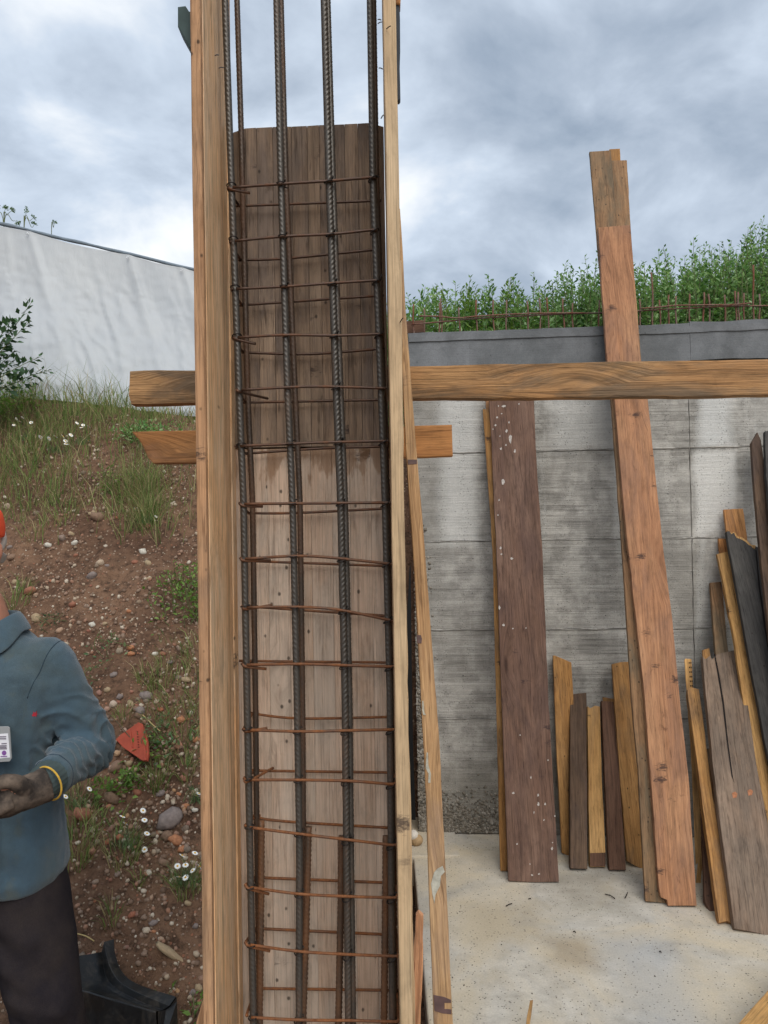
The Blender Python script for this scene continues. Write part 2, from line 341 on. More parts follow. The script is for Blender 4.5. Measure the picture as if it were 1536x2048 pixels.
W_GREY = wood('wood_grey_plank', L(140, 118, 100), L(100, 80, 66), L(156, 138, 120), grain=0.4, spots=0.7, knots=0.2, weather=L(112, 98, 86), wamt=0.65, rough=0.88, marks=0.45)
W_CHAR = wood('wood_charcoal_plank', L(70, 68, 66), L(46, 44, 44), L(90, 88, 84), grain=0.3, spots=0.3, knots=0.1, weather=L(84, 80, 76), wamt=0.4, rough=0.9, specks=(L(130, 126, 120), 0.6))
W_STICK = wood('wood_split_stick', L(214, 156, 114), L(178, 112, 76), L(226, 174, 134), grain=0.5, spots=0.1, knots=0.0)
W_MAROON = wood('wood_maroon_batten', L(102, 74, 58), L(68, 48, 38), L(122, 92, 74), grain=0.3, spots=0.4, knots=0.2, marks=0.15)
C_WALL = concrete('concrete_board_marked', L(190, 186, 178), L(164, 160, 152), L(102, 99, 93), board=0.8, stains=0.5, pits=1.1, bump=0.7, streak=L(200, 199, 194), patches=((0.34, 0.50, 2, 1.66, 2.5, L(204, 203, 198), 0.6, 0.06), (1.74, 1.93, 2, 1.70, 2.12, L(212, 210, 204), 0.8, 0.03), (1.80, 1.90, 2, 2.2, 2.6, L(210, 210, 206), 0.7, 0.06), (1.0, 1.3, 2, 2.2, 2.5, L(196, 195, 190), 0.5, 0.08), (0.16, 0.30, 2, 1.1, 2.6, L(128, 124, 116), 0.45, 0.08), (1.72, 2.6, 2, 0.0, 1.1, L(118, 116, 110), 0.5, 0.10), (0.2, 0.9, 2, 0.0, 0.3, L(128, 124, 114), 0.5, 0.15), (1.35, 1.7, 2, 1.2, 1.6, L(138, 134, 126), 0.35, 0.08)))
C_WALLK = concrete('concrete_joint', L(112, 108, 100), L(92, 88, 82), L(60, 58, 54), stains=0.5, pits=0.3)
C_BEAM = concrete('concrete_fresh_grey', L(120, 122, 124), L(104, 107, 108), L(82, 85, 86), board=0.12, stains=0.35, pits=0.6, bump=0.3)
C_SLAB = concrete('concrete_slab_sandy', L(196, 189, 176), L(184, 180, 171), L(134, 126, 112), sand=L(200, 186, 160), stains=0.28, pits=1.4, patches=((0.70, 0.78, 1, 3.10, 3.22, L(146, 126, 94), 0.5, 0.10), (0.42, 0.62, 1, 3.3, 3.5, L(156, 142, 118), 0.4, 0.12), (0.85, 1.0, 1, 3.55, 3.8, L(134, 126, 110), 0.45, 0.15), (0.95, 1.05, 1, 2.7, 3.2, L(160, 164, 168), 0.5, 0.15)), bump=0.35)
C_AGG = MT('concrete_aggregate', 0.85); 
_i = C_AGG.n('ShaderNodeNewGeometry').outputs['Random Per Island']
C_AGG.col(C_AGG.ramp(_i, [(0.0, L(92, 88, 80)), (1.0, L(150, 144, 134)), (0.5, L(120, 112, 100))])); C_AGG = C_AGG.m

def steel(name, dark, rust, amt, zlow=None):
    T = MT(name, 0.5, 0.25, 0.45); p = T.n('ShaderNodeNewGeometry').outputs['Position']; r = T.rnd()
    q = T.add(p, T.n('ShaderNodeCombineXYZ', {0: T.math('MULTIPLY', r, 9.0), 1: r, 2: T.math('MULTIPLY', r, 5.0)}).outputs[0])
    a = T.noise(T.scale(q, (30, 30, 5)), 1.0, 6, 0.65); b = T.noise(q, 160, 4, 0.6)
    f = T.math('ADD', T.math('ADD', T.math('MULTIPLY', a, 0.75), T.math('MULTIPLY', b, 0.3)), amt - 0.55)
    if zlow:
        z = T.n('ShaderNodeSeparateXYZ', {0: p}).outputs[2]
        f = T.math('ADD', f, T.math('MULTIPLY', T.math('SUBTRACT', zlow[0], z, clamp=True), zlow[1]))
    mk = T.ramp(f, [(0.38, 0.0), (0.66, 1.0)])
    c = T.mix(mk, dark, T.mix(T.ramp(b, [(0.35, 0.0), (0.7, 1.0)]), rust, (rust[0] * 0.45, rust[1] * 0.38, rust[2] * 0.35, 1)))
    T.col(c)
    T.lk(T.math('SUBTRACT', 0.55, T.math('MULTIPLY', mk, 0.5)), T.b.inputs['Metallic'])
    T.rough(T.math('ADD', 0.45, T.math('MULTIPLY', mk, 0.38)))
    T.bump(b, 0.25, 0.002)
    return T.m
S_BAR = steel('steel_ribbed_dark', L(88, 84, 79), L(122, 88, 58), 0.36, (1.4, 0.16))
S_BACK = steel('steel_ribbed_brown', L(82, 72, 64), L(116, 80, 52), 0.45, (1.3, 0.18))
S_RUST = steel('steel_rusty_starter', L(92, 80, 70), L(140, 94, 56), 0.52)
S_STIR = steel('steel_rusty_stirrup', L(84, 66, 56), L(142, 92, 54), 0.42, (2.1, 0.24))
S_WIRE = plain('steel_tie_wire', L(48, 42, 40), 0.55, 0.4, 0.5)
S_WALLBAR = steel('steel_weathered_bar', L(118, 106, 96), L(128, 78, 54), 0.58)
S_NAIL = plain('steel_nail', L(54, 50, 48), 0.5, 0.4, 0.6)
T = MT('plastic_black', 0.42, spec=0.5); _p = T.coord(); T.col(T.mix(T.ramp(T.noise(_p, 14, 6, 0.7, 0.6), [(0.50, 0.0), (0.72, 0.7)]), L(26, 28, 30), L(84, 78, 70))); T.rough(T.ramp(T.noise(_p, 10, 5, 0.7), [(0.4, 0.3), (0.65, 0.7)])); T.bump(T.noise(_p, 70, 4), 0.15, 0.003); PLASTIC = T.m
GAP_SHADE = plain('gap_shade_black', L(10, 11, 12), 0.6, 0.3)  # near-black colour for the shade painted into the gap beside the wall
GREENBLK = plain('paint_green_grey', L(62, 78, 76), 0.7, 0.3, var=0.2, vs=30)
DARKBLK = plain('paint_dark_slate', L(52, 58, 66), 0.65, 0.3, var=0.2, vs=30)
def wm(o):
    if o.parent is None: return o.matrix_basis.copy()
    return wm(o.parent) @ o.matrix_parent_inverse @ o.matrix_basis
def link(o, parent=None):                     # children are given in world coordinates
    COL.objects.link(o)
    if parent is not None:
        o.parent = parent; o.matrix_parent_inverse = wm(parent).inverted()
    return o
def sstep(a, b, x):
    t = min(1.0, max(0.0, (x - a) / (b - a))); return t * t * (3 - 2 * t)

# ================================================================== the setting
def bank_z(X, Y):
    Yf = 2.5 + 0.10 * math.sin(X * 1.7 + 0.6)
    s = Y - Yf
    Hc = 2.45 + (-1.26 - X) * 0.17 if X < 0 else 2.24
    a = 0.95 * s; b = Hc + 0.10 * (s - Hc / 0.95)
    k = 0.12; h = max(k - abs(a - b), 0) / k
    z = min(a, b) - h * h * k * 0.25
    if s < 0.15:
        q = 0.15 - 0.0
        z = max(z, 0) if s > 0 else 0.0
    return z
def ground_z(X, Y, detail=True):
    z = bank_z(X, Y)
    mL = sstep(0.12, -0.10, X)
    if Y < 4.6: 
        f = mL
        z = z * f - 0.14 * (1 - f)
    if Y > 7: z += 0.02 * (Y - 7)
    if Y > 60: z = min(z, 6)
    if detail:
        z += 0.045 * vnoise((X, Y, 0), 1.6, 3.1) + 0.036 * vnoise((X, Y, 0), 5.0, 8.3) + 0.019 * vnoise((X, Y, 0), 14, 1.7) + 0.013 * vnoise((X, Y, 0), 34, 5.2) + 0.025 * max(0.0, vnoise((X, Y, 0), 3.3, 9.9)) * vnoise((X, Y, 3), 21, 2.2)
    return z
def hit(x, y, far=7.5):
    d = ray(x, y); d = d / d.y; Yy = 1.9
    while Yy < far:
        p = CAM + d * Yy
        if p.z < ground_z(p.x, p.y): 
            lo, hi = Yy - 0.05, Yy
            for _ in range(6):
                mid = (lo + hi) / 2; p = CAM + d * mid
                if p.z < ground_z(p.x, p.y): hi = mid
                else: lo = mid
            return CAM + d * hi
        Yy += 0.05
    return None
T = MT('earth_reddish_brown', 0.95, spec=0.15)
p = T.n('ShaderNodeNewGeometry').outputs['Position']
a = T.noise(p, 2.2, 8, 0.65, 0.4); b = T.noise(p, 26, 7, 0.7); c3 = T.noise(p, 150, 4, 0.65)
c = T.mix(T.ramp(a, [(0.38, 0.0), (0.64, 1.0)]), L(98, 74, 59), L(130, 101, 80))
c = T.mix(T.ramp(b, [(0.36, 0.75), (0.52, 0.0)]), c, L(56, 43, 35))
c = T.mix(T.math('MULTIPLY', T.ramp(b, [(0.58, 0.0), (0.70, 1.0)]), 0.6), c, L(146, 120, 98))
v = T.voro(p, 62); vc = T.n('ShaderNodeSeparateColor', {0: v.outputs['Color']})
gm = T.math('MULTIPLY', T.ramp(T.math('ADD', v.outputs['Distance'], T.math('MULTIPLY', c3, 0.2)), [(0.40, 1.0), (0.47, 0.0)]), T.ramp(vc.outputs[0], [(0.55, 0.0), (0.58, 1.0)]))
gc = T.ramp(vc.outputs[1], [(0.0, L(150, 120, 98)), (1.0, L(112, 90, 78)), (0.5, L(176, 158, 138)), (0.75, L(162, 108, 82))])
c = T.mix(T.math('MULTIPLY', gm, 0.8), c, gc)
T.col(c); T.bump(T.math('ADD', T.math('ADD', T.math('MULTIPLY', b, 1.5), T.math('MULTIPLY', c3, 0.6)), T.math('MULTIPLY', gm, 0.7)), 0.9, 0.012)
EARTH = T.m
def axis_pts(segs):
    o = []
    for a_, b_, n in segs: o += list(np.linspace(a_, b_, n, endpoint=False))
    o.append(segs[-1][1]); return np.array(o)
xs = axis_pts([(-300, -20, 14), (-20, -4.5, 20), (-4.5, -3.1, 30), (-3.1, 0.3, 200), (0.3, 6, 36), (6, 30, 20), (30, 300, 14)])
ys = axis_pts([(-120, -4, 14), (-4, 1.8, 20), (1.8, 5.7, 230), (5.7, 9, 24), (9, 40, 16), (40, 500, 16)])
gx, gy = np.meshgrid(xs, ys, indexing='ij')
gv = np.array([(X, Y, ground_z(X, Y)) for X, Y in zip(gx.ravel(), gy.ravel())])
ny = len(ys); ii, jj = np.meshgrid(np.arange(len(xs) - 1), np.arange(ny - 1), indexing='ij'); k0 = (ii * ny + jj).ravel()
ground = mesh_np('earth_bank', gv, np.stack([k0, k0 + ny, k0 + ny + 1, k0 + 1], -1), EARTH)
tag(ground, 'reddish brown earth bank full of pebbles, rising behind the worker', kind='structure')

# --- concrete slab and the footing strip under the wall
slab = box('concrete_floor', (0.125, -2.0, -0.16), (7.0, 4.6, 0.0), C_SLAB, bev=0.012, seg=3); tag(slab, 'pale sandy concrete floor slab beside the column form', kind='structure')
foot = box('footing', (-0.06, 4.07, -0.15), (0.37, 4.60, 0.012), C_SLAB, bev=0.006, seg=2); tag(foot, 'low concrete footing strip at the foot of the wall', kind='structure')

# --- retaining wall
WS = -0.078
def YW(X): return 4.39 + WS * (X - 0.18)
WYAW = math.atan(WS); _h = Vector((math.cos(WYAW), math.sin(WYAW), 0)); WN = Vector((-math.sin(WYAW), math.cos(WYAW), 0))
wall = empty('retaining_wall', (1.5, YW(1.5), 0), label='board marked grey concrete retaining wall behind the leaning planks', cat='wall')
def wall_box(name, x0, x1, z0, z1, proud, depth, mat, parent, bev=0.004, rough=0.0, seed=0):
    """a block whose front face stands `proud` in front of the wall plane"""
    nx = max(2, int((x1 - x0) / 0.06)); nz = max(2, int((z1 - z0) / 0.06))
    bm = bmesh.new(); vs_ = []
    for i in range(nx + 1):
        row = []
        for j in range(nz + 1):
            X = x0 + (x1 - x0) * i / nx; Z = z0 + (z1 - z0) * j / nz
            d = 0.0016 * vnoise((X, Z, seed), 3, seed)
            if i in (0, nx): X += 0.003 * vnoise((Z, X, 1), 14, seed + 2)
            if j in (0, nz): Z += rough * (0.5 + vnoise((X, Z, 1), 9, seed + 4)) + 0.002 * vnoise((X, Z, 2), 18, seed)
            Q = Vector((X, YW(X), Z)) - WN * (proud + d)
            row.append(bm.verts.new(Q))
        vs_.append(row)
    fs = [bm.faces.new((vs_[i][j], vs_[i + 1][j], vs_[i + 1][j + 1], vs_[i][j + 1])) for i in range(nx) for j in range(nz)]
    ex = bmesh.ops.extrude_face_region(bm, geom=fs)
    for v_ in [g for g in ex['geom'] if isinstance(g, bmesh.types.BMVert)]: v_.co += WN * depth
    # extruded copy became the back: turn the shell outward
    bmesh.ops.recalc_face_normals(bm, faces=bm.faces[:])
    return bm_obj(name, bm, mat, parent)
wall_box('core', 0.17, 6.5, 0.0, 2.62, -0.010, 0.24, C_WALLK, wall)
ZR = [0.003, 0.651, 1.152, 1.653, 2.155, 2.632]
XB = [0.165, 1.705, 3.72, 5.72, 6.6]
sd = 1
for r in range(5):
    for cidx in range(4):
        o = wall_box('concrete_panel', XB[cidx] + 0.003, XB[cidx + 1] - 0.003, ZR[r] + 0.0045, ZR[r + 1] - 0.0045, 0.003 + 0.0025 * (rng.random() - 0.5), 0.03, C_WALL, wall, seed=sd); sd += 1
# grout fins squeezed out along the form joints
C_FIN = concrete('concrete_fin', L(176, 172, 164), L(150, 146, 138), L(104, 100, 94), stains=0.5, pits=0.2)
for Zj, sz in ((0.651, .8), (1.152, 1.0), (1.653, .9), (2.155, 1.3)):
    pts = []; rr = []
    for X in np.linspace(0.2, 3.4, 320):
        pts.append(Vector((X, YW(X), Zj + 0.003 * vnoise((X, 0, Zj), 12))) - WN * 0.004)
        rr.append(0.0016 + sz * 0.0055 * max(0.0, vnoise((X, Zj * 7, 0), 7) + 0.25 + 0.5 * vnoise((X, Zj, 0), 40)))
    tube('grout_fin', pts, rr, C_FIN, wall, 6)
pts = [Vector((1.705 + 0.002 * math.sin(z * 40), YW(1.705), z)) - WN * 0.004 for z in np.linspace(0.05, 2.6, 200)]
tube('grout_fin', pts, [0.0012 + 0.003 * max(0, vnoise((3, z_.z, 1), 11)) for z_ in pts], C_FIN, wall, 6)
beam = wall_box('top_beam', 0.155, 1.715, 2.634, 2.842, 0.016, 0.28, C_BEAM, wall, rough=0.006, seed=31)
beam2 = wall_box('top_beam', 1.717, 6.6, 2.637, 2.850, 0.0168, 0.28, C_BEAM, wall, rough=0.006, seed=37)
lip = wall_box('beam_lip', 0.158, 6.58, 2.792, 2.828, 0.024, 0.02, C_BEAM, wall, rough=0.004, seed=41)
# exposed aggregate where the pour did not fill
def rock_np(seed, sub=1, flat=0.7, amp=0.25):
    bm = bmesh.new(); bmesh.ops.create_icosphere(bm, subdivisions=sub, radius=1)
    for v_ in bm.verts:
        k_ = 1 + amp * vnoise(v_.co, 1.3, seed) + amp * 0.4 * vnoise(v_.co, 3.1, seed + 5)
        v_.co = Vector((v_.co.x * k_, v_.co.y * k_ * 0.8, v_.co.z * k_ * flat))
    V = np.array([v_.co for v_ in bm.verts]); Fc = np.array([[v_.index for v_ in f.verts] for f in bm.faces]); bm.free()
    return V, Fc
R1 = [rock_np(s * 3.7, 1) for s in range(8)]
def rand_rot():
    q = rng.normal(size=4); q /= np.linalg.norm(q); w_, x_, y_, z_ = q
    return np.array([[1 - 2 * (y_ * y_ + z_ * z_), 2 * (x_ * y_ - z_ * w_), 2 * (x_ * z_ + y_ * w_)], [2 * (x_ * y_ + z_ * w_), 1 - 2 * (x_ * x_ + z_ * z_), 2 * (y_ * z_ - x_ * w_)], [2 * (x_ * z_ - y_ * w_), 2 * (y_ * z_ + x_ * w_), 1 - 2 * (x_ * x_ + y_ * y_)]])
parts = []
for i in range(2600):
    if i < 1500: X = 0.18 + abs(rng.normal()) * 0.26; Z = abs(rng.normal()) * 0.10 + 0.01
    else: X = 0.17 + abs(rng.normal()) * 0.035; Z = rng.random() * 1.75
    if X > 0.85 or Z > 1.8: continue
    V, Fc = R1[i % 8]; r_ = 0.006 + 0.007 * rng.random()
    c_ = Vector((X, YW(X), Z)) - WN * (0.0 + 0.004 * rng.random())
    parts.append(((V * r_) @ rand_rot().T + np.array(c_), Fc))
V, Fs = merge(parts); o = mesh_np('exposed_aggregate', V, Fs, C_AGG, wall, smooth=True); o['kind'] = 'stuff'
# starter bars standing out of the wall top, with their tie bars
SB = [(827, 609), (850, 618), (878, 606), (884, 597), (918, 615), (953, 600), (988, 600), (1012, 600), (1057, 602), (1080, 597), (1097, 595), (1128, 597), (1145, 606), (1196, 600),
      (1281, 598), (1305, 545), (1319, 600), (1335, 590), (1351, 592), (1379, 588), (1405, 585), (1420, 588), (1448, 590), (1472, 582), (1478, 584), (1489, 586), (1507, 530), (1517, 588), (1560, 588), (1600, 585), (1650, 587)]
for i, (x_, yt) in enumerate(SB):
    Yb = 4.47 - 0.0001 * (x_ - 830) + (0.1 if i % 3 == 1 else 0.0)
    t_ = P(x_ + random.uniform(-3, 3), yt, Yb); b_ = P(x_ + 1.2, 668, Yb); b_.z = 2.78
    pts = [b_ + (t_ - b_) * (k_ / 6) + Vector((0.003 * math.sin(k_ * 1.3 + i), 0, 0)) for k_ in range(7)]
    tube('starter_bar', pts, 0.0050, S_WALLBAR, wall, 7)
for ys_, dY in (([(822, 649), (900, 642), (950, 637), (1060, 631), (1150, 627), (1230, 625), (1305, 620), (1400, 615), (1470, 612), (1560, 611), (1700, 606)], 0.0),
               ([(838, 632), (880, 633), (915, 636), (960, 632), (1060, 627), (1170, 626)], -0.012),
               ([(1281, 617), (1320, 614), (1350, 611), (1400, 610), (1470, 609), (1502, 606)], -0.013)):
    Q = smooth_path([P(x_, y_, 4.46 - 0.0001 * (x_ - 830) + dY) for x_, y_ in ys_], 40)
    tube('tie_bar', Q, 0.0045, S_WALLBAR, wall, 7)

# ================================================================== planks
def plank(name, px, plane, thick, mat, parent=None, axis=None, jit=0.0020, bev=0.0032, split=None):
    p0, n = plane
    n = n.normalized(); n = n if n.y > 0 else -n
    W = [PP(x_, y_, p0, n) for x_, y_ in px]
    if axis: A, B = PP(*axis[0], p0, n), PP(*axis[1], p0, n)
    else:
        so = sorted(W, key=lambda q: q.z); A = (so[0] + so[1]) / 2; B = (so[-1] + so[-2]) / 2
    z_ = (B - A).normalized(); y_ = n; x_ = y_.cross(z_).normalized()
    c_ = sum(W, Vector()) / len(W)
    M = Matrix(((x_.x, y_.x, z_.x, c_.x), (x_.y, y_.y, z_.y, c_.y), (x_.z, y_.z, z_.z, c_.z), (0, 0, 0, 1)))
    Mi = M.inverted(); loc2 = [Mi @ q for q in W]
    seed = random.random() * 50; out_ = []
    for i in range(len(loc2)):
        a_, b_ = loc2[i], loc2[(i + 1) % len(loc2)]; d_ = b_ - a_; n_ = max(1, min(60, int(d_.length / 0.035)))
        nn = Vector((-d_.z, 0, d_.x)).normalized()
        for k_ in range(n_):
            q = a_ + d_ * (k_ / n_)
            if k_: q = q + nn * jit * (vnoise((q.x, q.z, 0), 6, seed) + 0.8 * vnoise((q.x, q.z, 0), 22, seed))
            out_.append(q)
    bm = bmesh.new()
    f = bm.faces.new([bm.verts.new((q.x, 0, q.z)) for q in out_])
    ex = bmesh.ops.extrude_face_region(bm, geom=[f]); 
    for v_ in [g for g in ex['geom'] if isinstance(g, bmesh.types.BMVert)]: v_.co.y += thick
    bmesh.ops.recalc_face_normals(bm, faces=bm.faces[:])
    eds = [e_ for e_ in bm.edges if all(abs(v_.co.y) < 1e-6 for v_ in e_.verts)] + [e_ for e_ in bm.edges if all(abs(v_.co.y - thick) < 1e-6 for v_ in e_.verts)]
    if bev: bmesh.ops.bevel(bm, geom=eds, offset=bev, segments=2, affect='EDGES', profile=0.6, clamp_overlap=True)
    me = bpy.data.meshes.new(name); bm.to_mesh(me); bm.free(); me.materials.append(mat)
    o = bpy.data.objects.new(name, me); o.matrix_basis = M
    return link(o, parent)
def flat(Y, yaw=0.0): return (Vector((0, Y, 0)), Vector((-math.sin(yaw), math.cos(yaw), 0)))
def lean(bx, by, tx, ty, Yt, thick=0.03, yaw=WYAW):
    b_ = PZ(bx, by, thick * 0.24); t_ = P(tx, ty, Yt); h_ = Vector((math.cos(yaw), math.sin(yaw), 0))
    n_ = h_.cross(t_ - b_).normalized()
    return (b_, n_ if n_.y > 0 else -n_)

# ================================================================== column formwork
D0, D1 = 1.60, 1.90
XL, XR = -0.369, 0.0160
form = empty('column_formwork', (-0.18, 1.75, 0), label='tall open timber column form standing around a rebar cage', cat='formwork')
def vplank(name, x0, x1, y0, y1, z0, z1, mat, parent, bev=0.002, jit=0.0008, top=None):
    """vertical board from world extents; grain along Z"""
    bm = bmesh.new(); n_ = 60; seed = random.random() * 99
    prof = [(x0, y0), (x1, y0), (x1, y1), (x0, y1)]; rings = []
    for k_ in range(n_ + 1):
        Z = z0 + (z1 - z0) * k_ / n_
        rings.append([bm.verts.new((X - (x0 + x1) / 2 + jit * vnoise((i * 3.1, Z, 0), 7, seed), Y - (y0 + y1) / 2 + jit * vnoise((i * 2.7, Z, 4), 6, seed), Z - (z0 + z1) / 2)) for i, (X, Y) in enumerate(prof)])
    for k_ in range(n_):
        for i in range(4): bm.faces.new((rings[k_][i], rings[k_][(i + 1) % 4], rings[k_ + 1][(i + 1) % 4], rings[k_ + 1][i]))
    bm.faces.new(rings[0][::-1]); bm.faces.new(rings[-1])
    bmesh.ops.recalc_face_normals(bm, faces=bm.faces[:])
    eds = [e_ for e_ in bm.edges if abs(e_.verts[0].co.z - e_.verts[1].co.z) > 1e-4]
    if bev: bmesh.ops.bevel(bm, geom=eds, offset=bev, segments=2, affect='EDGES', profile=0.5)
    if top:
        for v_ in bm.verts:
            lim = top(v_.co.x + (x0 + x1) / 2) - (z0 + z1) / 2
            if v_.co.z > lim: v_.co.z = lim
    o = bm_obj(name, bm, mat, parent); 
    o.matrix_basis = Matrix.Translation(((x0 + x1) / 2, (y0 + y1) / 2, (z0 + z1) / 2))
    return o
ZT, ZB = 3.22, -0.10
# left side: an oiled edge board, then the boards of the inner face stepping back
sp = vplank('side_panel', XL - 0.0215, XL, D0, 1.932, ZB, ZT, W_OILED, form, bev=0.004)
sp['label'] = 'left side panel with orange oiled edge'
vplank('lining_board', XL - 0.003, XL + 0.0018, 1.618, 1.852, ZB, ZT, W_INNER, sp, bev=0.0012, jit=0.0004)
vplank('lining_board', XL - 0.003, XL + 0.0050, 1.8525, 1.897, ZB, ZT, W_INNER, sp, bev=0.0012, jit=0.0004)
sp2 = vplank('side_panel', XR, XR + 0.0265, D0, 1.932, ZB, ZT, W_FRESH, form, bev=0.0025)
sp2['label'] = 'right side panel with fresh pale edge'
plank('edge_batten', [(797, 520), (803, 520), (808, 1050), (817, 1400), (824, 1700), (831, 2080), (806, 2080), (800, 1400)], (Vector((0, 1.640, 0)), Vector((0, 1, 0))), 0.02, W_FRESH, sp2)
# back: two sheets of narrow boards
def round_top(X):
    e_ = min(X - (XL + 0.001), (XR - 0.001) - X); base_ = 2.752 + 0.010 * (X - XL) / 0.385
    base_ += 0.0018 * vnoise((X, 0, 0), 60)
    return base_ - 0.012 * max(0.0, 1 - max(e_, 0) / 0.022) ** 1.8
seams_u = [XL + 0.001, -0.329, -0.302, -0.262, -0.215, -0.176, -0.146, -0.118, -0.083, -0.050, -0.022, XR - 0.001]
bpn = empty('back_panel'); bpn.parent = form; bpn.matrix_parent_inverse = wm(form).inverted(); bpn.location = (-0.18, D1 + 0.012, 2.35)
for i in range(len(seams_u) - 1):
    a_, b_ = seams_u[i] + 0.0003, seams_u[i + 1] - 0.0003; dy = 0.0012 * random.random()
    vplank('board', a_, b_, D1 + dy, D1 + 0.024, 1.9575, 2.80, W_BACKUP, bpn, bev=0.0006, jit=0.0003, top=round_top)
vplank('backing', XL + 0.001, XR - 0.001, D1 + 0.0245, D1 + 0.030, 1.96, 2.745, W_BACKUP, bpn, jit=0)
bpn2 = empty('back_panel'); bpn2.parent = form; bpn2.matrix_parent_inverse = wm(form).inverted(); bpn2.location = (-0.18, D1 + 0.016, 0.9)
seams_l = [XL + 0.001, -0.336, -0.288, -0.236, -0.180, -0.128, -0.084, -0.032, XR - 0.001]
for i in range(len(seams_l) - 1):
    vplank('board', seams_l[i] + 0.0002, seams_l[i + 1] - 0.0002, D1 + 0.003 + 0.0006 * random.random(), D1 + 0.026, ZB, 1.9535, W_BACKLO, bpn2, bev=0.0005, jit=0.0002)
vplank('backing', XL + 0.001, XR - 0.001, D1 + 0.0265, D1 + 0.030, ZB, 1.953, W_BACKLO, bpn2, jit=0)
# nails standing out of the panel edges
for x_, y_, dx, dy in ((762, 40, -6, -1), (764, 44, -8, 3), (765, 138, -7, -2), (773, 58, 8, -6), (437, 110, -7, 1), (447, 135, -9, 1), (800, 645, 6, -9), (762, 237, 5, -7)):
    a_ = P(x_, y_, 1.598); b_ = P(x_ + dx, y_ + dy, 1.582)
    tube('nail', [a_, (a_ + b_) / 2 + Vector((0, 0, 0.001)), b_], 0.0011, S_NAIL, form, 6)
# clamp pieces at the top
plank('clamp_block', [(355, 13), (371, 11), (378, 22), (392, 24), (392, 100), (378, 94), (355, 52)], flat(1.632), 0.05, GREENBLK, form, axis=((366, 90), (366, 10)))
plank('clamp_bar', [(781, 6), (799, 6), (801, 198), (799, 201), (788, 201)], flat(1.690), 0.018, DARKBLK, form)
plank('clamp_batten', [(778, -120), (800, -120), (801, 7), (781, 7)], flat(1.685), 0.03, W_ORANGE, form)

# ================================================================== rebar cage
cage = empty('rebar_cage', (-0.17, 1.81, 0), label='cage of ribbed vertical bars and rusty stirrups inside the form', cat='rebar cage')
def rebar(name, pts, r, mat, parent, pitch=0.0115, spin=0.0, step=0.0022, k=18, mode=1):
    pts = np.asarray(pts, float); L_ = np.concatenate([[0], np.cumsum(np.linalg.norm(np.diff(pts, axis=0), axis=1))])
    n_ = int(L_[-1] / step); s = np.linspace(0, L_[-1], n_)
    Q = np.stack([np.interp(s, L_, pts[:, i]) for i in range(3)], -1)
    ker = np.ones(41) / 41; Qs = np.stack([np.convolve(np.pad(Q[:, i], 20, mode='edge'), ker, 'valid') for i in range(3)], -1); Qs[0], Qs[-1] = Q[0], Q[-1]
    t, a_, b_ = frames(Qs); th = np.arange(k) * 2 * math.pi / k
    w_ = (((th + spin) % math.pi) - math.pi / 2) / (math.pi / 2)
    if mode == 1: ph = s[:, None] / pitch + 1.25 * np.abs(w_)[None, :]
    else: ph = s[:, None] / pitch + (0.95 if mode == 2 else -0.95) * w_[None, :]
    rib = np.clip((np.cos(2 * math.pi * ph) + 0.15) / 0.9, 0, 1) * (1 - np.abs(w_)[None, :] ** 6)
    fin = (np.abs(w_)[None, :] > 0.93) * 0.8
    R = r * (0.90 + 0.20 * np.maximum(rib, fin))
    V = Qs[:, None, :] + R[:, :, None] * (np.cos(th)[None, :, None] * a_[:, None, :] + np.sin(th)[None, :, None] * b_[:, None, :])
    V = V.reshape(-1, 3); i = np.arange(n_ - 1)[:, None] * k; j = np.arange(k)[None, :]; j2 = (j + 1) % k
    Fq = np.stack([i + j, i + j2, i + k + j2, i + k + j], -1).reshape(-1, 4)
    V = np.vstack([V, Qs[-1]]); e_ = (n_ - 1) * k; jj_ = np.arange(k)
    return mesh_np(name, V, [Fq, np.stack([np.full(k, len(V) - 1), e_ + jj_, e_ + (jj_ + 1) % k], -1)], mat, parent)
def bar_px(pts, Y, ext=True):
    Q = [P(x_, y_, Y) for x_, y_ in pts]
    if ext:
        d_ = (Q[-1] - Q[-2]).normalized(); Q.append(Q[-1] + d_ * ((Q[-1].z - 0.05) / max(0.2, -d_.z)))
        d_ = (Q[0] - Q[1]).normalized(); Q.insert(0, Q[0] + d_ * 0.35)
    return Q[::-1]
YFc, YBc = 1.757, 1.868
front = [([(450, 0), (463, 370), (478, 780), (487, 1000), (494, 1400), (500, 1700), (507, 2048)], 0.0074, 1.3, 2),
         ([(553, 0), (562, 370), (575, 780), (585, 1000), (594, 1400), (599, 1700), (598, 2048)], 0.0074, 1.8, 2),
         ([(648, 0), (658, 370), (672, 780), (681, 1000), (690, 1400), (693, 1700), (697, 2048)], 0.0076, 1.45, 3),
         ([(740, 0), (746, 370), (762, 780), (770, 1000), (780, 1400), (782, 1700), (785, 2048)], 0.0074, 1.4, 2)]
for pts, r_, spn, md in front: rebar('main_bar', bar_px(pts, YFc), r_, S_BAR, cage, spin=spn, mode=md)
back = [([(474, 0), (482, 250), (485, 370), (495, 780), (505, 1000), (511, 1400), (514, 1700), (520, 2048)], 0.0073),
        ([(562, 0), (572, 370), (590, 780), (600, 1000), (605, 1400), (607, 1700), (606, 2048)], 0.0073),
        ([(655, 0), (666, 370), (681, 780), (690, 1000), (699, 1400), (702, 1700), (706, 2048)], 0.0076),
        ([(747, 0), (753, 370), (767, 780), (775, 1000), (784, 1400), (787, 1700), (790, 2048)], 0.0073)]
for bi, (pts, r_) in enumerate(back): rebar('main_bar', bar_px(pts, YBc if bi != 2 else YFc + 0.0115), r_, S_BACK if bi != 2 else S_BAR, cage, spin=1.5, mode=2, k=14, step=0.0026)
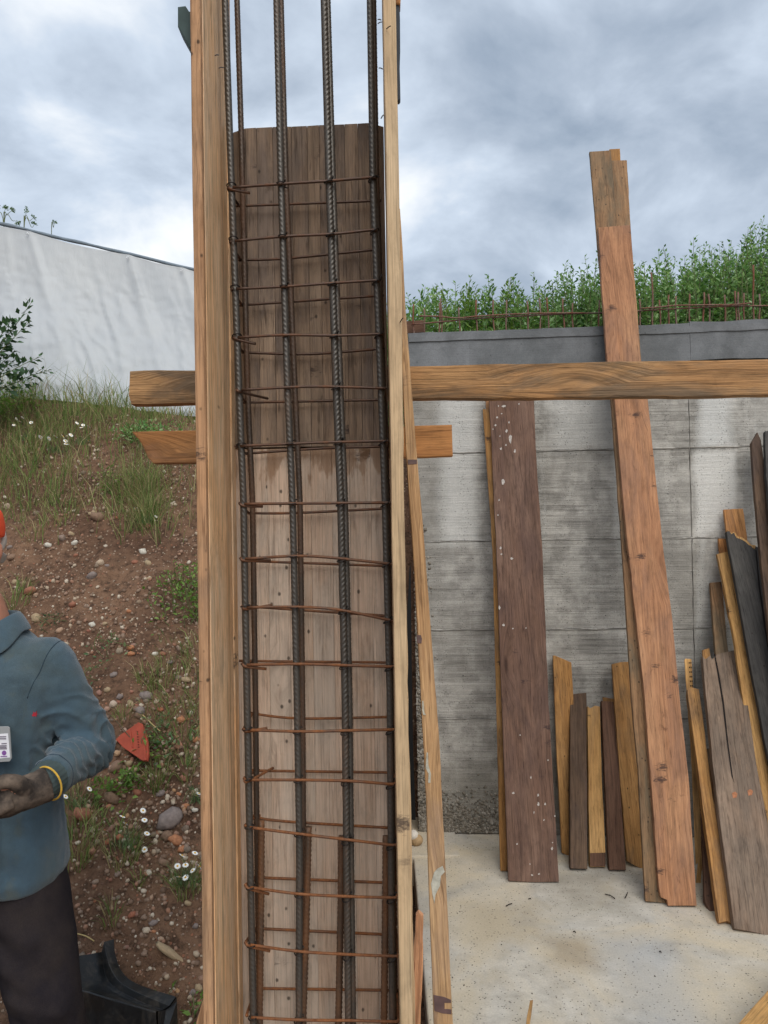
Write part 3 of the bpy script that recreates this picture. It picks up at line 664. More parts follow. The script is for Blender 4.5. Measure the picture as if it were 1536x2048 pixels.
start = [[(523, 1640), (522, 1800), (519, 2048)], [(617, 1654), (614, 1800), (606, 2048)], [(683, 1672), (682, 1800), (677, 2048)], [(772, 1672), (771, 1800), (768, 2048)]]
for i, pts in enumerate(start):
    Q = [P(x_, y_, 1.822 if i < 2 else 1.80) for x_, y_ in pts]; d_ = (Q[-1] - Q[-2]).normalized(); Q.append(Q[-1] + d_ * 0.65)
    rebar('starter_bar', Q[::-1], 0.0078, S_RUST, cage, spin=random.random() * 2, mode=2)
YS, YSB = YFc - 0.0112, YBc + 0.0112
ST = [([(455, 375), (560, 368), (655, 362), (751, 355)], [(478, 412), (745, 402)], (500, 386)),
      ([(459, 482), (565, 473), (665, 468), (752, 460)], [(480, 520), (570, 517), (750, 500)], (None)),
      ([(462, 578), (570, 573), (668, 566), (757, 561)], [(485, 610), (752, 592)], (None)),
      ([(465, 675), (570, 670), (670, 671), (766, 668)], [(490, 705), (620, 708), (755, 698)], (512, 688)),
      ([(472, 780), (570, 775), (640, 773), (770, 776)], [(490, 805), (640, 802), (757, 800)], (535, 797)),
      ([(470, 892), (575, 888), (640, 885), (776, 882)], [(495, 907), (640, 897), (770, 893)], None),
      ([(478, 1008), (590, 1007), (690, 1006), (786, 1005)], [(492, 1026), (590, 1026), (770, 1017)], (526, 1013)),
      ([(480, 1118), (590, 1112), (660, 1115), (787, 1127)], [(500, 1122), (775, 1132)], (542, 1121)),
      ([(483, 1215), (600, 1214), (680, 1220), (790, 1240)], [(500, 1213), (775, 1232)], (545, 1210)),
      ([(483, 1330), (600, 1328), (700, 1331), (790, 1333)], [(492, 1322), (780, 1325)], (533, 1338)),
      ([(485, 1460), (600, 1463), (700, 1461), (791, 1459)], [(505, 1427), (600, 1437), (775, 1434)], (535, 1456)),
      ([(487, 1560), (600, 1560), (700, 1562), (791, 1568)], [(500, 1541), (620, 1543), (775, 1545)], (546, 1536)),
      ([(489, 1655), (600, 1668), (700, 1680), (795, 1690)], [(507, 1632), (560, 1642), (775, 1656)], None),
      ([(490, 1775), (600, 1788), (700, 1793), (795, 1795)], [(512, 1755), (770, 1766)], (538, 1788)),
      ([(490, 1890), (600, 1903), (700, 1909), (797, 1912)], [(515, 1857), (765, 1870)], (540, 1902)),
      ([(492, 2035), (600, 2040), (700, 2041), (797, 2043)], [(518, 1977), (765, 1981)], None)]
# two more below the frame
for y_ in (2150, 2262): ST.append(([(494, y_), (700, y_ + 4), (797, y_ + 5)], [(518, y_ - 68), (768, y_ - 66)], None))
for i, (fr, bk, hook) in enumerate(ST):
    Fp = [P(x_, y_, YS) for x_, y_ in fr]; Bp = [P(x_, y_, YSB) for x_, y_ in bk]
    path = [Fp[0] + Vector((0.0, 0.004, 0))] + Fp[1:-1] + [Fp[-1] + Vector((-0.012, 0, 0)), Fp[-1] + Vector((-0.003, 0.003, 0)), Fp[-1] + Vector((0, 0.014, 0))]
    path = [Fp[0] + Vector((0.012, 0, 0))] + path[1:]
    rb = Bp[-1]; rb = Vector((Fp[-1].x, rb.y, rb.z))
    lb = Vector((Fp[0].x, Bp[0].y, Bp[0].z))
    path += [rb + Vector((0, -0.014, 0)), rb + Vector((-0.003, -0.003, 0)), rb + Vector((-0.014, 0, 0))] + Bp[::-1][1:-1] + [Bp[0] if len(bk) > 2 else Bp[0]]
    path += [lb + Vector((0.014, 0, 0)), lb + Vector((0.003, -0.003, 0)), lb + Vector((0, -0.014, 0)), Fp[0] + Vector((0, 0.016, 0.0)), Fp[0] + Vector((0.002, 0.004, 0.001))]
    if hook:
        hY = YS + 0.012 if i not in (4, 11) else YSB - 0.02
        path += [Fp[0] + Vector((0.010, 0.002, -0.004)), P(hook[0], hook[1], hY)]
    Q = smooth_path(path, 90)
    s_ = tube('stirrup', Q, 0.0033, S_STIR, cage, 8)
    # wire ties round the crossings
    for fi, (fp, r_, _, _) in enumerate(front):
        if random.random() < 0.12: continue
        yy = np.interp(fp[0][0] + 20, [q[0] for q in fr], [q[1] for q in fr])
        xx = np.interp(yy, [q[1] for q in fp], [q[0] for q in fp]); yy = np.interp(xx, [q[0] for q in fr], [q[1] for q in fr])
        c_ = P(xx, yy, YFc - 0.004); loop = []
        for a_ in np.linspace(0, 2.3 * math.pi, 16):
            loop.append(c_ + Vector((math.cos(a_) * (r_ + 0.0028), -0.002 + math.sin(a_) * (r_ + 0.0060), 0.006 * math.sin(a_ * 0.5 + fi) + 0.004 * math.cos(a_))))
        e_ = loop[-1]; loop += [e_ + Vector((random.uniform(-.012, .012), -0.010, random.uniform(-.008, .012)))]
        tube('tie_wire', loop, 0.0016, S_WIRE, s_, 5)
# ================================================================== loose timber
def timber(name, px, plane, thick, mat, label, cat='plank', group=None, **kw):
    o = plank(name, px, plane, thick, mat, **kw); return tag(o, label, cat, group)
timber('timber_rail', [(259, 742), (620, 737), (830, 732), (1180, 724), (1536, 718), (1720, 715), (1720, 788), (1536, 790), (1180, 795), (830, 797), (620, 803), (262, 809), (257, 790)], flat(1.937), 0.045, W_OAK,
       'long weathered knotty rail running level behind the column form', 'rail', axis=((260, 776), (1536, 754)), bev=0.004, jit=0.0022)
timber('timber_offcut', [(262, 863), (620, 857), (904, 849), (906, 912), (620, 920), (306, 927), (295, 915), (288, 898), (278, 880)], flat(1.937), 0.04, W_ORANGE,
       'short orange crosspiece with curved left end, below the long rail', 'crosspiece', axis=((270, 895), (900, 881)), bev=0.004, jit=0.0015)
# batten leaning in front of the rail
bp = P(886, 2048, 1.57); tp = P(800, 430, 1.915); nb = Vector((1, 0, 0)).cross(tp - bp).normalized(); nb = nb if nb.y > 0 else -nb
LB = [(897, 2860), (868, 2048), (848, 1500), (826, 1100), (812, 900), (799, 640), (792, 418)]
RB = [(800, 416), (813, 640), (833, 900), (850, 1100), (880, 1500), (906, 2048), (941, 2860)]
bat = timber('leaning_batten', LB + RB, (bp, nb), 0.024, W_BATTEN, 'long pale batten leaning across the rail just right of the form', 'batten', jit=0.001)
MORTAR = plain('mortar_splash_grey', L(164, 160, 146), 0.85, var=0.3, vs=60, bump=0.5, bs=120)
PLATE = plain('iron_plate_brown', L(84, 62, 58), 0.6, 0.4, var=0.35, vs=40)
def on_bat(name, px, mat, th, proud):
    return plank(name, px, (bp - nb * proud, nb), th, mat, bat, bev=th * 0.4, jit=0.0006)
on_bat('mortar_splash', [(868, 1745), (874, 1738), (885, 1732), (890, 1744), (882, 1752), (880, 1772), (871, 1790), (869, 1808), (865, 1790), (862, 1768)], MORTAR, 0.002, 0.0017)
on_bat('mortar_splash', [(853, 1505), (856, 1505), (857, 1530), (862, 1548), (861, 1566), (856, 1566), (857, 1548), (851, 1536)], MORTAR, 0.002, 0.0017)
on_bat('mortar_splash', [(844, 1402), (847, 1402), (849, 1425), (852, 1430), (846, 1430), (844, 1420)], MORTAR, 0.002, 0.0017)
on_bat('iron_plate', [(867, 1990), (888, 1994), (902, 2000), (902, 2006), (889, 2006), (889, 2018), (903, 2019), (903, 2029), (885, 2027), (869, 2022)], PLATE, 0.0015, 0.0012)
on_bat('iron_plate', [(833, 1270), (842, 1270), (844, 1278), (843, 1287), (834, 1286)], PLATE, 0.0015, 0.0012)
on_bat('iron_plate', [(815, 919), (834, 919), (834, 928), (816, 929)], PLATE, 0.0015, 0.0012)
tag(plank('split_stick', [(818, 2110), (824, 1960), (832, 1830), (838, 1824), (847, 1832), (845, 1960), (838, 2110)], lean(829, 2060, 838, 1830, 2.62, 0.02, yaw=0), 0.016, W_STICK, jit=0.003, bev=0.004),
    'freshly split orange stick standing in the gap beside the form', 'stick')
# shade of the gap at the wall end, put in as a thin black strip
tag(plank('gap_shade_strip', [(819, 1135), (821.5, 1130), (824, 1350), (826.5, 1500), (831.5, 1640), (822, 1640), (815, 1420), (812, 1270)], flat(4.30), 0.004, GAP_SHADE, jit=0.0, bev=0.0),
    'narrow black strip painting the shade in the gap at the end of the concrete wall', 'painted shade')
box_ = timber('timber_offcut', [(812, 642), (847, 640), (848, 664), (812, 667)], flat(4.50), 0.03, W_MAROON, 'small reddish board end lying on top of the concrete wall', 'offcut', axis=((812, 655), (848, 652)))

# ---- group by the wall: left
pur = timber('timber_plank', [(1017, 1762), (1003, 1400), (993, 1100), (984, 900), (978, 792), (1068, 790), (1072, 900), (1085, 1100), (1097, 1400), (1118, 1764), (1070, 1765)], lean(1067, 1763, 1023, 792, YW(0.72) - 0.075, 0.032), 0.032, W_PURPLE,
       'wide purple brown plank spattered with white lime, leaning on the wall')
timber('timber_plank', [(1001, 1742), (985, 1100), (966, 818), (985, 818), (1030, 1100), (1050, 1742)], lean(1015, 1742, 975, 818, YW(0.60) - 0.035, 0.022), 0.022, W_HONEY,
       'orange board peeping out behind the left edge of the purple brown plank')
timber('timber_batten', [(1010, 1735), (990, 1100), (971, 797), (990, 797), (1030, 1100), (1040, 1735)], lean(1015, 1735, 980, 797, YW(0.62) - 0.012, 0.02), 0.012, W_ORANGE,
       'thin orange board against the wall, hindmost behind the purple brown plank', 'batten')
LIME = plain('lime_splash_white', L(172, 164, 156), 0.9, var=0.45, vs=150)
pq = lean(1067, 1763, 1023, 792, YW(0.72) - 0.075, 0.032); pqp = (pq[0] - pq[1] * 0.0010, pq[1])
def splash(x_, y_, r_, el=1.0):
    n_ = 9; pts = [(x_ + r_ * random.uniform(.55, 1.15) * math.cos(t_), y_ + r_ * el * random.uniform(.55, 1.15) * math.sin(t_)) for t_ in np.linspace(0, 6.283, n_, endpoint=False)]
    plank('lime_splash', pts, pqp, 0.0009, LIME, pur, axis=((x_, y_ + r_), (x_, y_ - r_)), jit=0, bev=0)
for x_, y_, r_, el in ((1021, 878, 5, 2.2), (1013, 862, 4, 1.2), (1002, 897, 4.5, .8), (991, 850, 3, 1.2), (994, 835, 3.5, 1), (1003, 827, 3, .6), (1008, 812, 7, .5), (1038, 808, 2.5, 1), (1006, 964, 5.5, 1.3), (1030, 902, 4, 1.2), (986, 858, 2, 1), (1000, 872, 2, 1), (1012, 890, 2.4, 1), (1018, 845, 2.4, 1.4), (997, 812, 2, 1), (1001, 1096, 4, .9), (1003, 1108, 3, 1), (1023, 1117, 5, .8), (999, 1215, 3, 2), (1007, 1250, 4, 1), (1026, 1257, 2.4, 1), (1052, 1256, 2, 1), (1077, 1608, 4, 1.6), (1076, 1590, 2.5, 1.8), (1090, 1608, 3, 1.2), (1088, 1640, 2.4, 1), (1110, 1632, 2.4, 1), (1027, 1586, 4, .9), (1034, 1688, 2.6, 1), (1104, 1697, 3, 1.4), (1105, 1685, 2, 1), (1068, 1625, 2, 2), (1064, 1750, 4, .7), (1078, 1748, 3, .8), (1060, 1728, 2, 1), (1096, 1520, 2.2, 1), (1040, 1470, 2, 1.4), (1062, 1555, 2, 1.5), (998, 1000, 2, 1.5), (996, 1030, 2, 1)):
    splash(x_, y_, r_ * 0.7, el * 1.15)
# ---- the tall leaning pair
tallY = YW(1.35) - 0.10
pl_tall = lean(1360, 1812, 1228, 452, 4.30, 0.04)
timber('timber_plank', [(1336, 1812), (1334, 1800), (1322, 1795), (1318, 1775), (1290, 1400), (1274, 1250), (1254, 1080), (1229, 800), (1214, 720), (1196, 455), (1230, 452), (1261, 450), (1282, 720), (1296, 800), (1325, 1080), (1346, 1250), (1360, 1400), (1378, 1560), (1394, 1812)], pl_tall, 0.035, W_RED,
       'very tall reddish plank with dark marks leaning over the wall top')
pb, pn_ = pl_tall
timber('timber_board', [(1291, 1803), (1277, 1540), (1263, 1400), (1243, 1080), (1222, 800), (1196, 500), (1179, 303), (1222, 300), (1262, 800), (1338, 1808)], (pb + pn_ * 0.037, pn_), 0.025, W_YDIRT,
       'tall dirty yellow board showing along the left edge of the tall reddish plank', 'board')
timber('timber_board', [(1226, 480), (1219, 321), (1254, 320), (1263, 480), (1290, 800), (1384, 1780), (1345, 1780), (1262, 800)], (pb + pn_ * 0.0645, pn_), 0.022, W_YDIRT,
       'brown board end rising on the right behind the tall reddish plank', 'board')
timber('timber_batten', [(1221, 400), (1219, 298), (1240, 297), (1246, 400), (1262, 600), (1374, 1770), (1352, 1770), (1246, 600)], (pb + pn_ * 0.089, pn_), 0.02, W_HONEY,
       'topmost thin batten tip behind the tall reddish plank', 'batten')
# ---- short pieces between the two big planks
def short(px, b_, t_, Xw, off, th, mat, label, name='timber_batten', cat='batten'):
    return timber(name, px, lean(b_[0], b_[1], t_[0], t_[1], YW(Xw) - th - off, th), th, mat, label, cat)
short([(1124, 1706), (1113, 1500), (1106, 1311), (1110, 1311), (1143, 1325), (1147, 1400), (1152, 1500), (1152, 1710), (1135, 1711)], (1132, 1708), (1125, 1318), 1.0, 0.03, 0.025, W_HONEY, 'honey coloured board with slanting top right beside the purple brown plank', 'timber_board', 'board')
short([(1141, 1737), (1140, 1560), (1140, 1389), (1173, 1385), (1174, 1560), (1175, 1738)], (1158, 1738), (1157, 1387), 1.05, 0.02, 0.060, W_BROWN, 'short dark brown square post, leftmost of the three short posts', 'timber_post', 'post')
c3_ = short([(1180, 1734), (1177, 1600), (1175, 1412), (1181, 1416), (1190, 1411), (1200, 1413), (1204, 1560), (1211, 1704), (1211, 1734)], (1195, 1734), (1188, 1412), 1.12, 0.02, 0.045, W_YELLOW, 'short bright yellow post between the two dark posts', 'timber_post', 'post')
plank('cut_end', [(1180, 1733), (1180, 1706), (1211, 1705), (1211, 1733)], (wm(c3_).translation - (wm(c3_).to_3x3() @ Vector((0, 1, 0))) * 0.003, wm(c3_).to_3x3() @ Vector((0, 1, 0))), 0.003, W_MAROON, c3_)
short([(1219, 1740), (1212, 1600), (1203, 1401), (1229, 1404), (1240, 1560), (1252, 1740)], (1235, 1740), (1216, 1402), 1.2, 0.02, 0.050, W_MAROON, 'short dark purplish post beside the honey board with slanted foot', 'timber_post', 'post')
short([(1206, 1420), (1206, 1394), (1229, 1398), (1234, 1500), (1248, 1700), (1226, 1700), (1212, 1500)], (1240, 1700), (1217, 1394), 1.2, 0.004, 0.014, W_HONEY, 'pale batten tip showing above the dark purplish post')
short([(1254, 1722), (1240, 1560), (1224, 1328), (1242, 1324), (1262, 1323), (1310, 1560), (1330, 1745), (1292, 1743)], (1270, 1733), (1244, 1324), 1.3, 0.02, 0.026, W_HONEY, 'honey coloured board with slanted foot, half behind the tall reddish plank', 'timber_board', 'board')
# ---- group at the right edge
def rgt(px, b_, t_, Yt, th, mat, label, name='timber_plank', cat='plank', **kw):
    return timber(name, px, lean(b_[0], b_[1], t_[0], t_[1], Yt, th), th, mat, label, cat, **kw)
ruler = rgt([(1392, 1730), (1382, 1500), (1376, 1420), (1369, 1320), (1371, 1317), (1383, 1318), (1388, 1400), (1398, 1500), (1406, 1640), (1406, 1720), (1401, 1778), (1391, 1780), (1396, 1725)], (1396, 1765), (1377, 1318), 4.18, 0.008, W_YELLOW, 'thin pale slat with rows of dark tick marks like a ruler', 'slat', 'slat')
NICK = plain('wood_nick_dark', L(70, 50, 34), 0.9)
rl = lean(1396, 1765, 1377, 1318, 4.18, 0.008); rlp = (rl[0] - rl[1] * 0.0012, rl[1])
for k_ in range(40):
    yy = 1324 + k_ * 9.2; xl = np.interp(yy, [1320, 1500, 1730], [1370, 1383, 1393]); xr = np.interp(yy, [1320, 1400, 1500, 1640, 1720], [1383, 1388, 1398, 1406, 1406])
    if yy > 1690: break
    for u0, u1 in ((0.55, 0.72), (0.80, 0.97)) if k_ < 10 else ((0.72, 0.95),):
        plank('tick_mark', [(xl + (xr - xl) * u0, yy), (xl + (xr - xl) * u1, yy), (xl + (xr - xl) * u1, yy + 3.2), (xl + (xr - xl) * u0, yy + 3.2)], rlp, 0.0011, NICK, ruler, axis=((xl, yy + 5), (xl, yy)), jit=0, bev=0)
rgt([(1409, 1800), (1399, 1500), (1393, 1430), (1404, 1430), (1440, 1825), (1422, 1828)], (1422, 1818), (1398, 1430), 4.14, 0.03, W_MAROON, 'maroon batten half hidden behind the round edged yellow batten', 'timber_batten', 'batten')
bt = rgt([(1438, 1846), (1425, 1750), (1406, 1620), (1391, 1500), (1375, 1385), (1376, 1377), (1385, 1375), (1398, 1378), (1408, 1450), (1424, 1580), (1446, 1720), (1467, 1850), (1455, 1842)], (1452, 1847), (1386, 1378), 4.05, 0.045, W_HONEY, 'round edged yellow batten left of the cracked grey plank', 'timber_batten', 'batten')
rgt([(1444, 1790), (1420, 1600), (1409, 1498), (1426, 1495), (1474, 1790)], (1455, 1790), (1417, 1497), 4.12, 0.02, W_YDIRT, 'short yellowish batten squeezed behind the cracked grey plank', 'timber_batten', 'batten')
gp = rgt([(1469, 1857), (1448, 1700), (1427, 1540), (1413, 1400), (1405, 1312), (1411, 1318), (1421, 1310), (1424, 1318), (1436, 1307), (1477, 1298), (1484, 1308), (1495, 1400), (1515, 1540), (1537, 1650), (1565, 1880), (1515, 1866)], (1500, 1862), (1445, 1303), 4.08, 0.045, W_GREY,
         'wide weathered grey plank with a long crack in its upper half', jit=0.002)
gl = lean(1500, 1862, 1445, 1303, 4.08, 0.045); glp = (gl[0] - gl[1] * 0.0012, gl[1]); CRK = plain('crack_dark', L(26, 20, 18), 0.95)
plank('crack', [(1428, 1308), (1430, 1307), (1438, 1345), (1448, 1405), (1456, 1480), (1466, 1555), (1469, 1566), (1463, 1552), (1453, 1480), (1445, 1408), (1435, 1348)], glp, 0.0011, CRK, gp, axis=((1466, 1560), (1430, 1308)), jit=0.0008, bev=0)
PAINT = plain('paint_orange_mark', L(156, 104, 74), 0.9, var=0.4, vs=90)
for x_, y_ in ((1469, 1590), (1500, 1585)):
    plank('paint_dab', [(x_ - 5, y_ - 4), (x_ + 1, y_ - 7), (x_ + 6, y_ - 3), (x_ + 4, y_ + 5), (x_ - 3, y_ + 6)], glp, 0.0011, PAINT, gp, axis=((x_, y_ + 5), (x_, y_ - 5)), jit=0.002, bev=0)
rgt([(1406, 1330), (1405, 1300), (1419, 1296), (1424, 1330), (1450, 1500), (1500, 1770), (1480, 1770), (1430, 1500)], (1490, 1770), (1412, 1298), 4.17, 0.014, W_HONEY, 'orange batten tip behind the top left corner of the cracked grey plank', 'timber_batten', 'batten')
rgt([(1440, 1400), (1431, 1300), (1421, 1165), (1443, 1163), (1455, 1290), (1470, 1400), (1530, 1755), (1495, 1755)], (1510, 1755), (1432, 1164), 4.21, 0.03, W_YDIRT, 'dark stained short board behind the top of the cracked grey plank', 'timber_board', 'board')
yb = rgt([(1500, 1500), (1470, 1290), (1450, 1180), (1434, 1108), (1461, 1102), (1476, 1200), (1508, 1380), (1596, 1790), (1566, 1790)], (1580, 1790), (1448, 1105), 4.16, 0.025, W_YELLOW, 'clean yellow batten between the grey and the charcoal plank', 'timber_batten', 'batten')
rgt([(1470, 1290), (1447, 1180), (1437, 1077), (1455, 1077), (1470, 1180), (1492, 1290), (1600, 1750), (1578, 1750)], (1590, 1750), (1446, 1077), 4.22, 0.02, W_ORANGE, 'orange batten tip rising just above the clean yellow batten', 'timber_batten', 'batten')
rgt([(1470, 1200), (1448, 1019), (1486, 1017), (1512, 1200), (1530, 1300), (1650, 1750), (1600, 1750), (1490, 1300)], (1625, 1750), (1467, 1018), 4.20, 0.022, W_ORANGE, 'grooved orange board above the broken top of the charcoal plank', 'timber_board', 'board')
ch = rgt([(1610, 1800), (1560, 1640), (1520, 1430), (1490, 1270), (1470, 1160), (1453, 1063), (1459, 1062), (1463, 1068), (1468, 1065), (1473, 1075), (1479, 1077), (1486, 1080), (1492, 1084), (1497, 1089), (1503, 1092), (1509, 1100), (1512, 1092), (1520, 1098), (1526, 1105), (1545, 1240), (1600, 1560), (1660, 1800)], (1635, 1800), (1490, 1080), 4.10, 0.03, W_CHAR,
         'charcoal grey plank with a jagged broken top at the right edge', jit=0.0025)
cl = lean(1635, 1800, 1490, 1080, 4.10, 0.03); clp = (cl[0] - cl[1] * 0.0012, cl[1])
plank('broken_edge', [(1455, 1060), (1463, 1066), (1469, 1063), (1477, 1074), (1484, 1074), (1490, 1079), (1496, 1083), (1503, 1090), (1511, 1090), (1511, 1099), (1505, 1095), (1497, 1090), (1489, 1084), (1480, 1080), (1473, 1077), (1464, 1070)], (cl[0] + cl[1] * 0.003, cl[1]), 0.012, W_YELLOW, ch, axis=((1480, 1082), (1479, 1070)), jit=0.003, bev=0)
plank('crack', [(1511, 1100), (1513, 1100), (1520, 1170), (1532, 1250), (1545, 1330), (1541, 1330), (1528, 1252), (1517, 1170)], clp, 0.0011, CRK, ch, axis=((1540, 1330), (1512, 1100)), jit=0.0008, bev=0)
rgt([(1545, 1330), (1520, 1100), (1508, 960), (1503, 885), (1515, 864), (1522, 880), (1540, 1010), (1570, 1250), (1600, 1500), (1680, 1810), (1650, 1810), (1570, 1500)], (1665, 1810), (1513, 870), 4.14, 0.03, W_BROWN, 'dark batten with pointed top at the right edge above the charcoal plank', 'timber_batten', 'batten')
rgt([(1560, 1200), (1532, 950), (1530, 862), (1575, 860), (1600, 1200), (1720, 1850), (1680, 1850)], (1700, 1850), (1550, 861), 4.10, 0.03, W_CHAR, 'blackish board cut off by the right edge of the photo, uppermost', 'timber_board', 'board')
lp = plank('timber_plank', [(1440, 2110), (1476, 2048), (1537, 1978), (1660, 1850), (1740, 1930), (1640, 2110), (1560, 2200)], (Vector((0, 0, 0.05)), Vector((0, 0.02, -1))), 0.045, W_YELLOW, axis=((1476, 2048), (1600, 1912)))
tag(lp, 'yellow plank lying on the floor at the lower right corner', 'plank')
tag(plank('wood_splinter', [(1050, 2060), (1054, 2030), (1060, 2000), (1066, 1999), (1062, 2030), (1057, 2060)], (Vector((0, 0, 0.010)), Vector((0, 0.02, -1))), 0.008, W_YELLOW, axis=((1053, 2060), (1063, 2000))), 'thin yellow splinter of wood lying on the concrete floor', 'splinter')
BIT = plain('bit_dark', L(40, 34, 30), 0.9)
for i, (x_, y_, dx, dy) in enumerate([(1012, 1812, 12, -5), (1210, 1788, 20, 9), (1250, 1796, 5, -11), (1057, 1798, 5, 0), (1146, 1863, 5, 2), (1318, 1903, 4, 2)]):
    a_ = PZ(x_, y_, 0.006); b_ = PZ(x_ + dx, y_ + dy, 0.006)
    o = tube('wire_scrap', [a_, (a_ + b_) / 2 + Vector((0.004, 0.003, 0.002)), b_], 0.0022, BIT, None, 6)
    tag(o, 'tiny dark scrap of wire or wood lying on the concrete floor', 'scrap', 'scraps on the concrete floor')
for i, (x_, y_, r_, mt, lb) in enumerate([(826, 1658, 0.030, L(206, 198, 186), 'white pebble in the gap at the end of the wall'), (833, 1671, 0.034, L(168, 140, 104), 'round tan pebble on the footing at the end of the wall')]):
    V, Fc = rock_np(20 + i, 3, 0.9, 0.12); q = P(x_, y_, 4.2)
    o = mesh_np('pebble', V * r_, Fc, plain('stone_pebble_%d' % i, mt, 0.8, var=0.2, vs=40)); o.location = (q.x, q.y, 0.012 + r_ * 0.85 + (0.03 if i == 0 else 0)); tag(o, lb, 'pebble')

parts = []
for i in range(900):
    X, Y = random.uniform(0.16, 2.3), random.uniform(2.4, 4.25)
    if vnoise((X, Y, 0), 2.0, 1.1) + 0.45 < random.random(): continue
    V, Fc = R1[i % 8]; g_ = 0.0012 + 0.0030 * random.random() ** 3
    parts.append(((V * g_) @ rand_rot().T + np.array((X, Y, g_ * 0.5)), Fc))
V, Fs = merge(parts); tag(mesh_np('grit', V, Fs, C_AGG), 'fine grit and sawdust crumbs strewn over the concrete floor', 'grit', kind='stuff')
# ================================================================== bank: stones, gravel
T = MT('stone_mixed', 0.85, spec=0.25); r0 = T.rnd()
sc_ = T.ramp(r0, [(0.0, L(150, 128, 104)), (1.0, L(128, 104, 92)), (0.18, L(122, 108, 96)), (0.34, L(176, 160, 136)), (0.48, L(166, 104, 78)), (0.60, L(138, 122, 112)), (0.72, L(178, 138, 100)), (0.84, L(196, 186, 168)), (0.92, L(158, 96, 74))])
n_ = T.noise(T.coord(), 3.0, 6, 0.6); T.col(T.mix(1.0, sc_, T.ramp(n_, [(0.3, 0.72), (0.7, 1.12)]), 'MULTIPLY')); T.bump(T.noise(T.coord(), 9, 5), 0.3, 0.01); STONE = T.m
def stone_col(name, c): return plain(name, c, 0.85, 0.25, var=0.22, vs=3.0, bump=0.3, bs=8)
ST_OR, ST_RED, ST_TAN, ST_WHT, ST_GRY, ST_BRN = [stone_col('stone_' + a_, c_) for a_, c_ in (('orange', L(168, 116, 84)), ('red', L(142, 96, 76)), ('tan', L(158, 138, 110)), ('white', L(194, 188, 174)), ('grey', L(128, 116, 110)), ('brown', L(126, 102, 84)))]
RK = []
for s in range(9):
    V, Fc = rock_np(s * 2.3 + 1, 2, 0.74 + 0.06 * (s % 4), 0.42); me = bpy.data.meshes.new('stone'); me.from_pydata(V.tolist(), [], Fc.tolist()); me.polygons.foreach_set('use_smooth', np.full(len(Fc), True)); me.materials.append(STONE); RK.append(me)
def stone(p_, r_, mat=None, sx=1.0, sz=1.0):
    me = RK[random.randrange(9)]
    o = bpy.data.objects.new('stone', me); o.location = p_ + Vector((0, -r_ * 0.16, r_ * 0.06)); o.scale = (r_ * sx, r_, r_ * sz)
    o.rotation_euler = (random.uniform(-.7, .5), random.uniform(-.5, .5), random.uniform(0, 6.3)) if sx == 1.0 else (-0.3, random.uniform(-.5, .6), random.uniform(-.6, .6))
    link(o, ground)
    if mat: 
        o.material_slots[0].link = 'OBJECT'; o.material_slots[0].material = mat
    return o
BIG = [(232, 1535, 17, ST_BRN), (267, 1541, 10, ST_TAN), (258, 1527, 9, ST_TAN), (332, 1515, 9, ST_TAN), (330, 1505, 7, ST_TAN), (168, 1630, 19, ST_RED), (224, 1596, 17, ST_BRN), (340, 1638, 27, ST_GRY), (352, 1680, 15, ST_OR), (364, 1698, 9, ST_OR), (335, 1672, 13, ST_BRN), (328, 1725, 12, ST_BRN), (372, 1360, 10, ST_TAN), (362, 1440, 9, ST_OR), (393, 1480, 9, ST_OR), (372, 1612, 7, ST_OR), (358, 1588, 6, ST_OR), (376, 1806, 8, ST_TAN), (307, 1846, 9, ST_GRY), (308, 1863, 5, ST_OR), (280, 1422, 12, ST_GRY), (280, 1430, 10, ST_BRN), (272, 1418, 8, ST_BRN), (262, 1408, 8, ST_TAN), (293, 1392, 13, ST_GRY), (73, 1237, 12, ST_TAN), (62, 1182, 12, ST_RED), (185, 1152, 11, ST_GRY), (297, 1127, 8, ST_TAN), (298, 1158, 7, ST_TAN), (270, 1125, 7, ST_RED), (286, 1104, 8, ST_WHT), (152, 1111, 5, ST_RED), (150, 1086, 7, ST_WHT), (97, 1091, 8, ST_WHT), (24, 1115, 9, ST_BRN), (143, 1068, 7, ST_TAN), (197, 1035, 14, ST_BRN), (186, 1028, 8, ST_TAN), (210, 1248, 7, ST_TAN), (185, 1250, 7, ST_WHT), (262, 1296, 9, ST_OR), (262, 1308, 8, ST_OR), (146, 1210, 9, ST_RED), (30, 1165, 7, ST_TAN), (48, 1167, 6, ST_TAN), (391, 1852, 7, ST_GRY), (398, 1975, 9, ST_TAN), (386, 1985, 8, ST_GRY), (390, 1620, 7, ST_WHT), (310, 1308, 7, ST_WHT), (340, 1325, 7, ST_GRY), (326, 1308, 7, ST_RED), (20, 1095, 6, ST_GRY), (215, 1132, 5, ST_GRY), (258, 1223, 6, ST_OR), (228, 1350, 8, ST_GRY), (215, 1380, 8, ST_TAN), (240, 1394, 7, ST_GRY), (335, 1450, 8, ST_BRN), (312, 1530, 6, ST_GRY), (345, 1536, 8, ST_BRN), (300, 1608, 8, ST_BRN), (322, 1587, 9, ST_GRY), (275, 1585, 9, ST_RED), (292, 1545, 6, ST_BRN)]
for x_, y_, s_, mt in BIG:
    q = hit(x_, y_)
    if q: stone(q, s_ / F_PX * q.y * 0.92, mt, sx=1.08, sz=0.95)
tag_n = 0
while tag_n < 225:
    x_, y_ = random.uniform(-120, 405), random.uniform(900, 2010)
    if random.random() < 0.5: y_ = random.uniform(1380, 1760); x_ = random.uniform(180, 405)
    q = hit(x_, y_)
    if q and q.y < 5.0: stone(q, random.choice((3.4, 4.0, 4.6, 5.4, 6.6, 8.0)) / F_PX * q.y); tag_n += 1
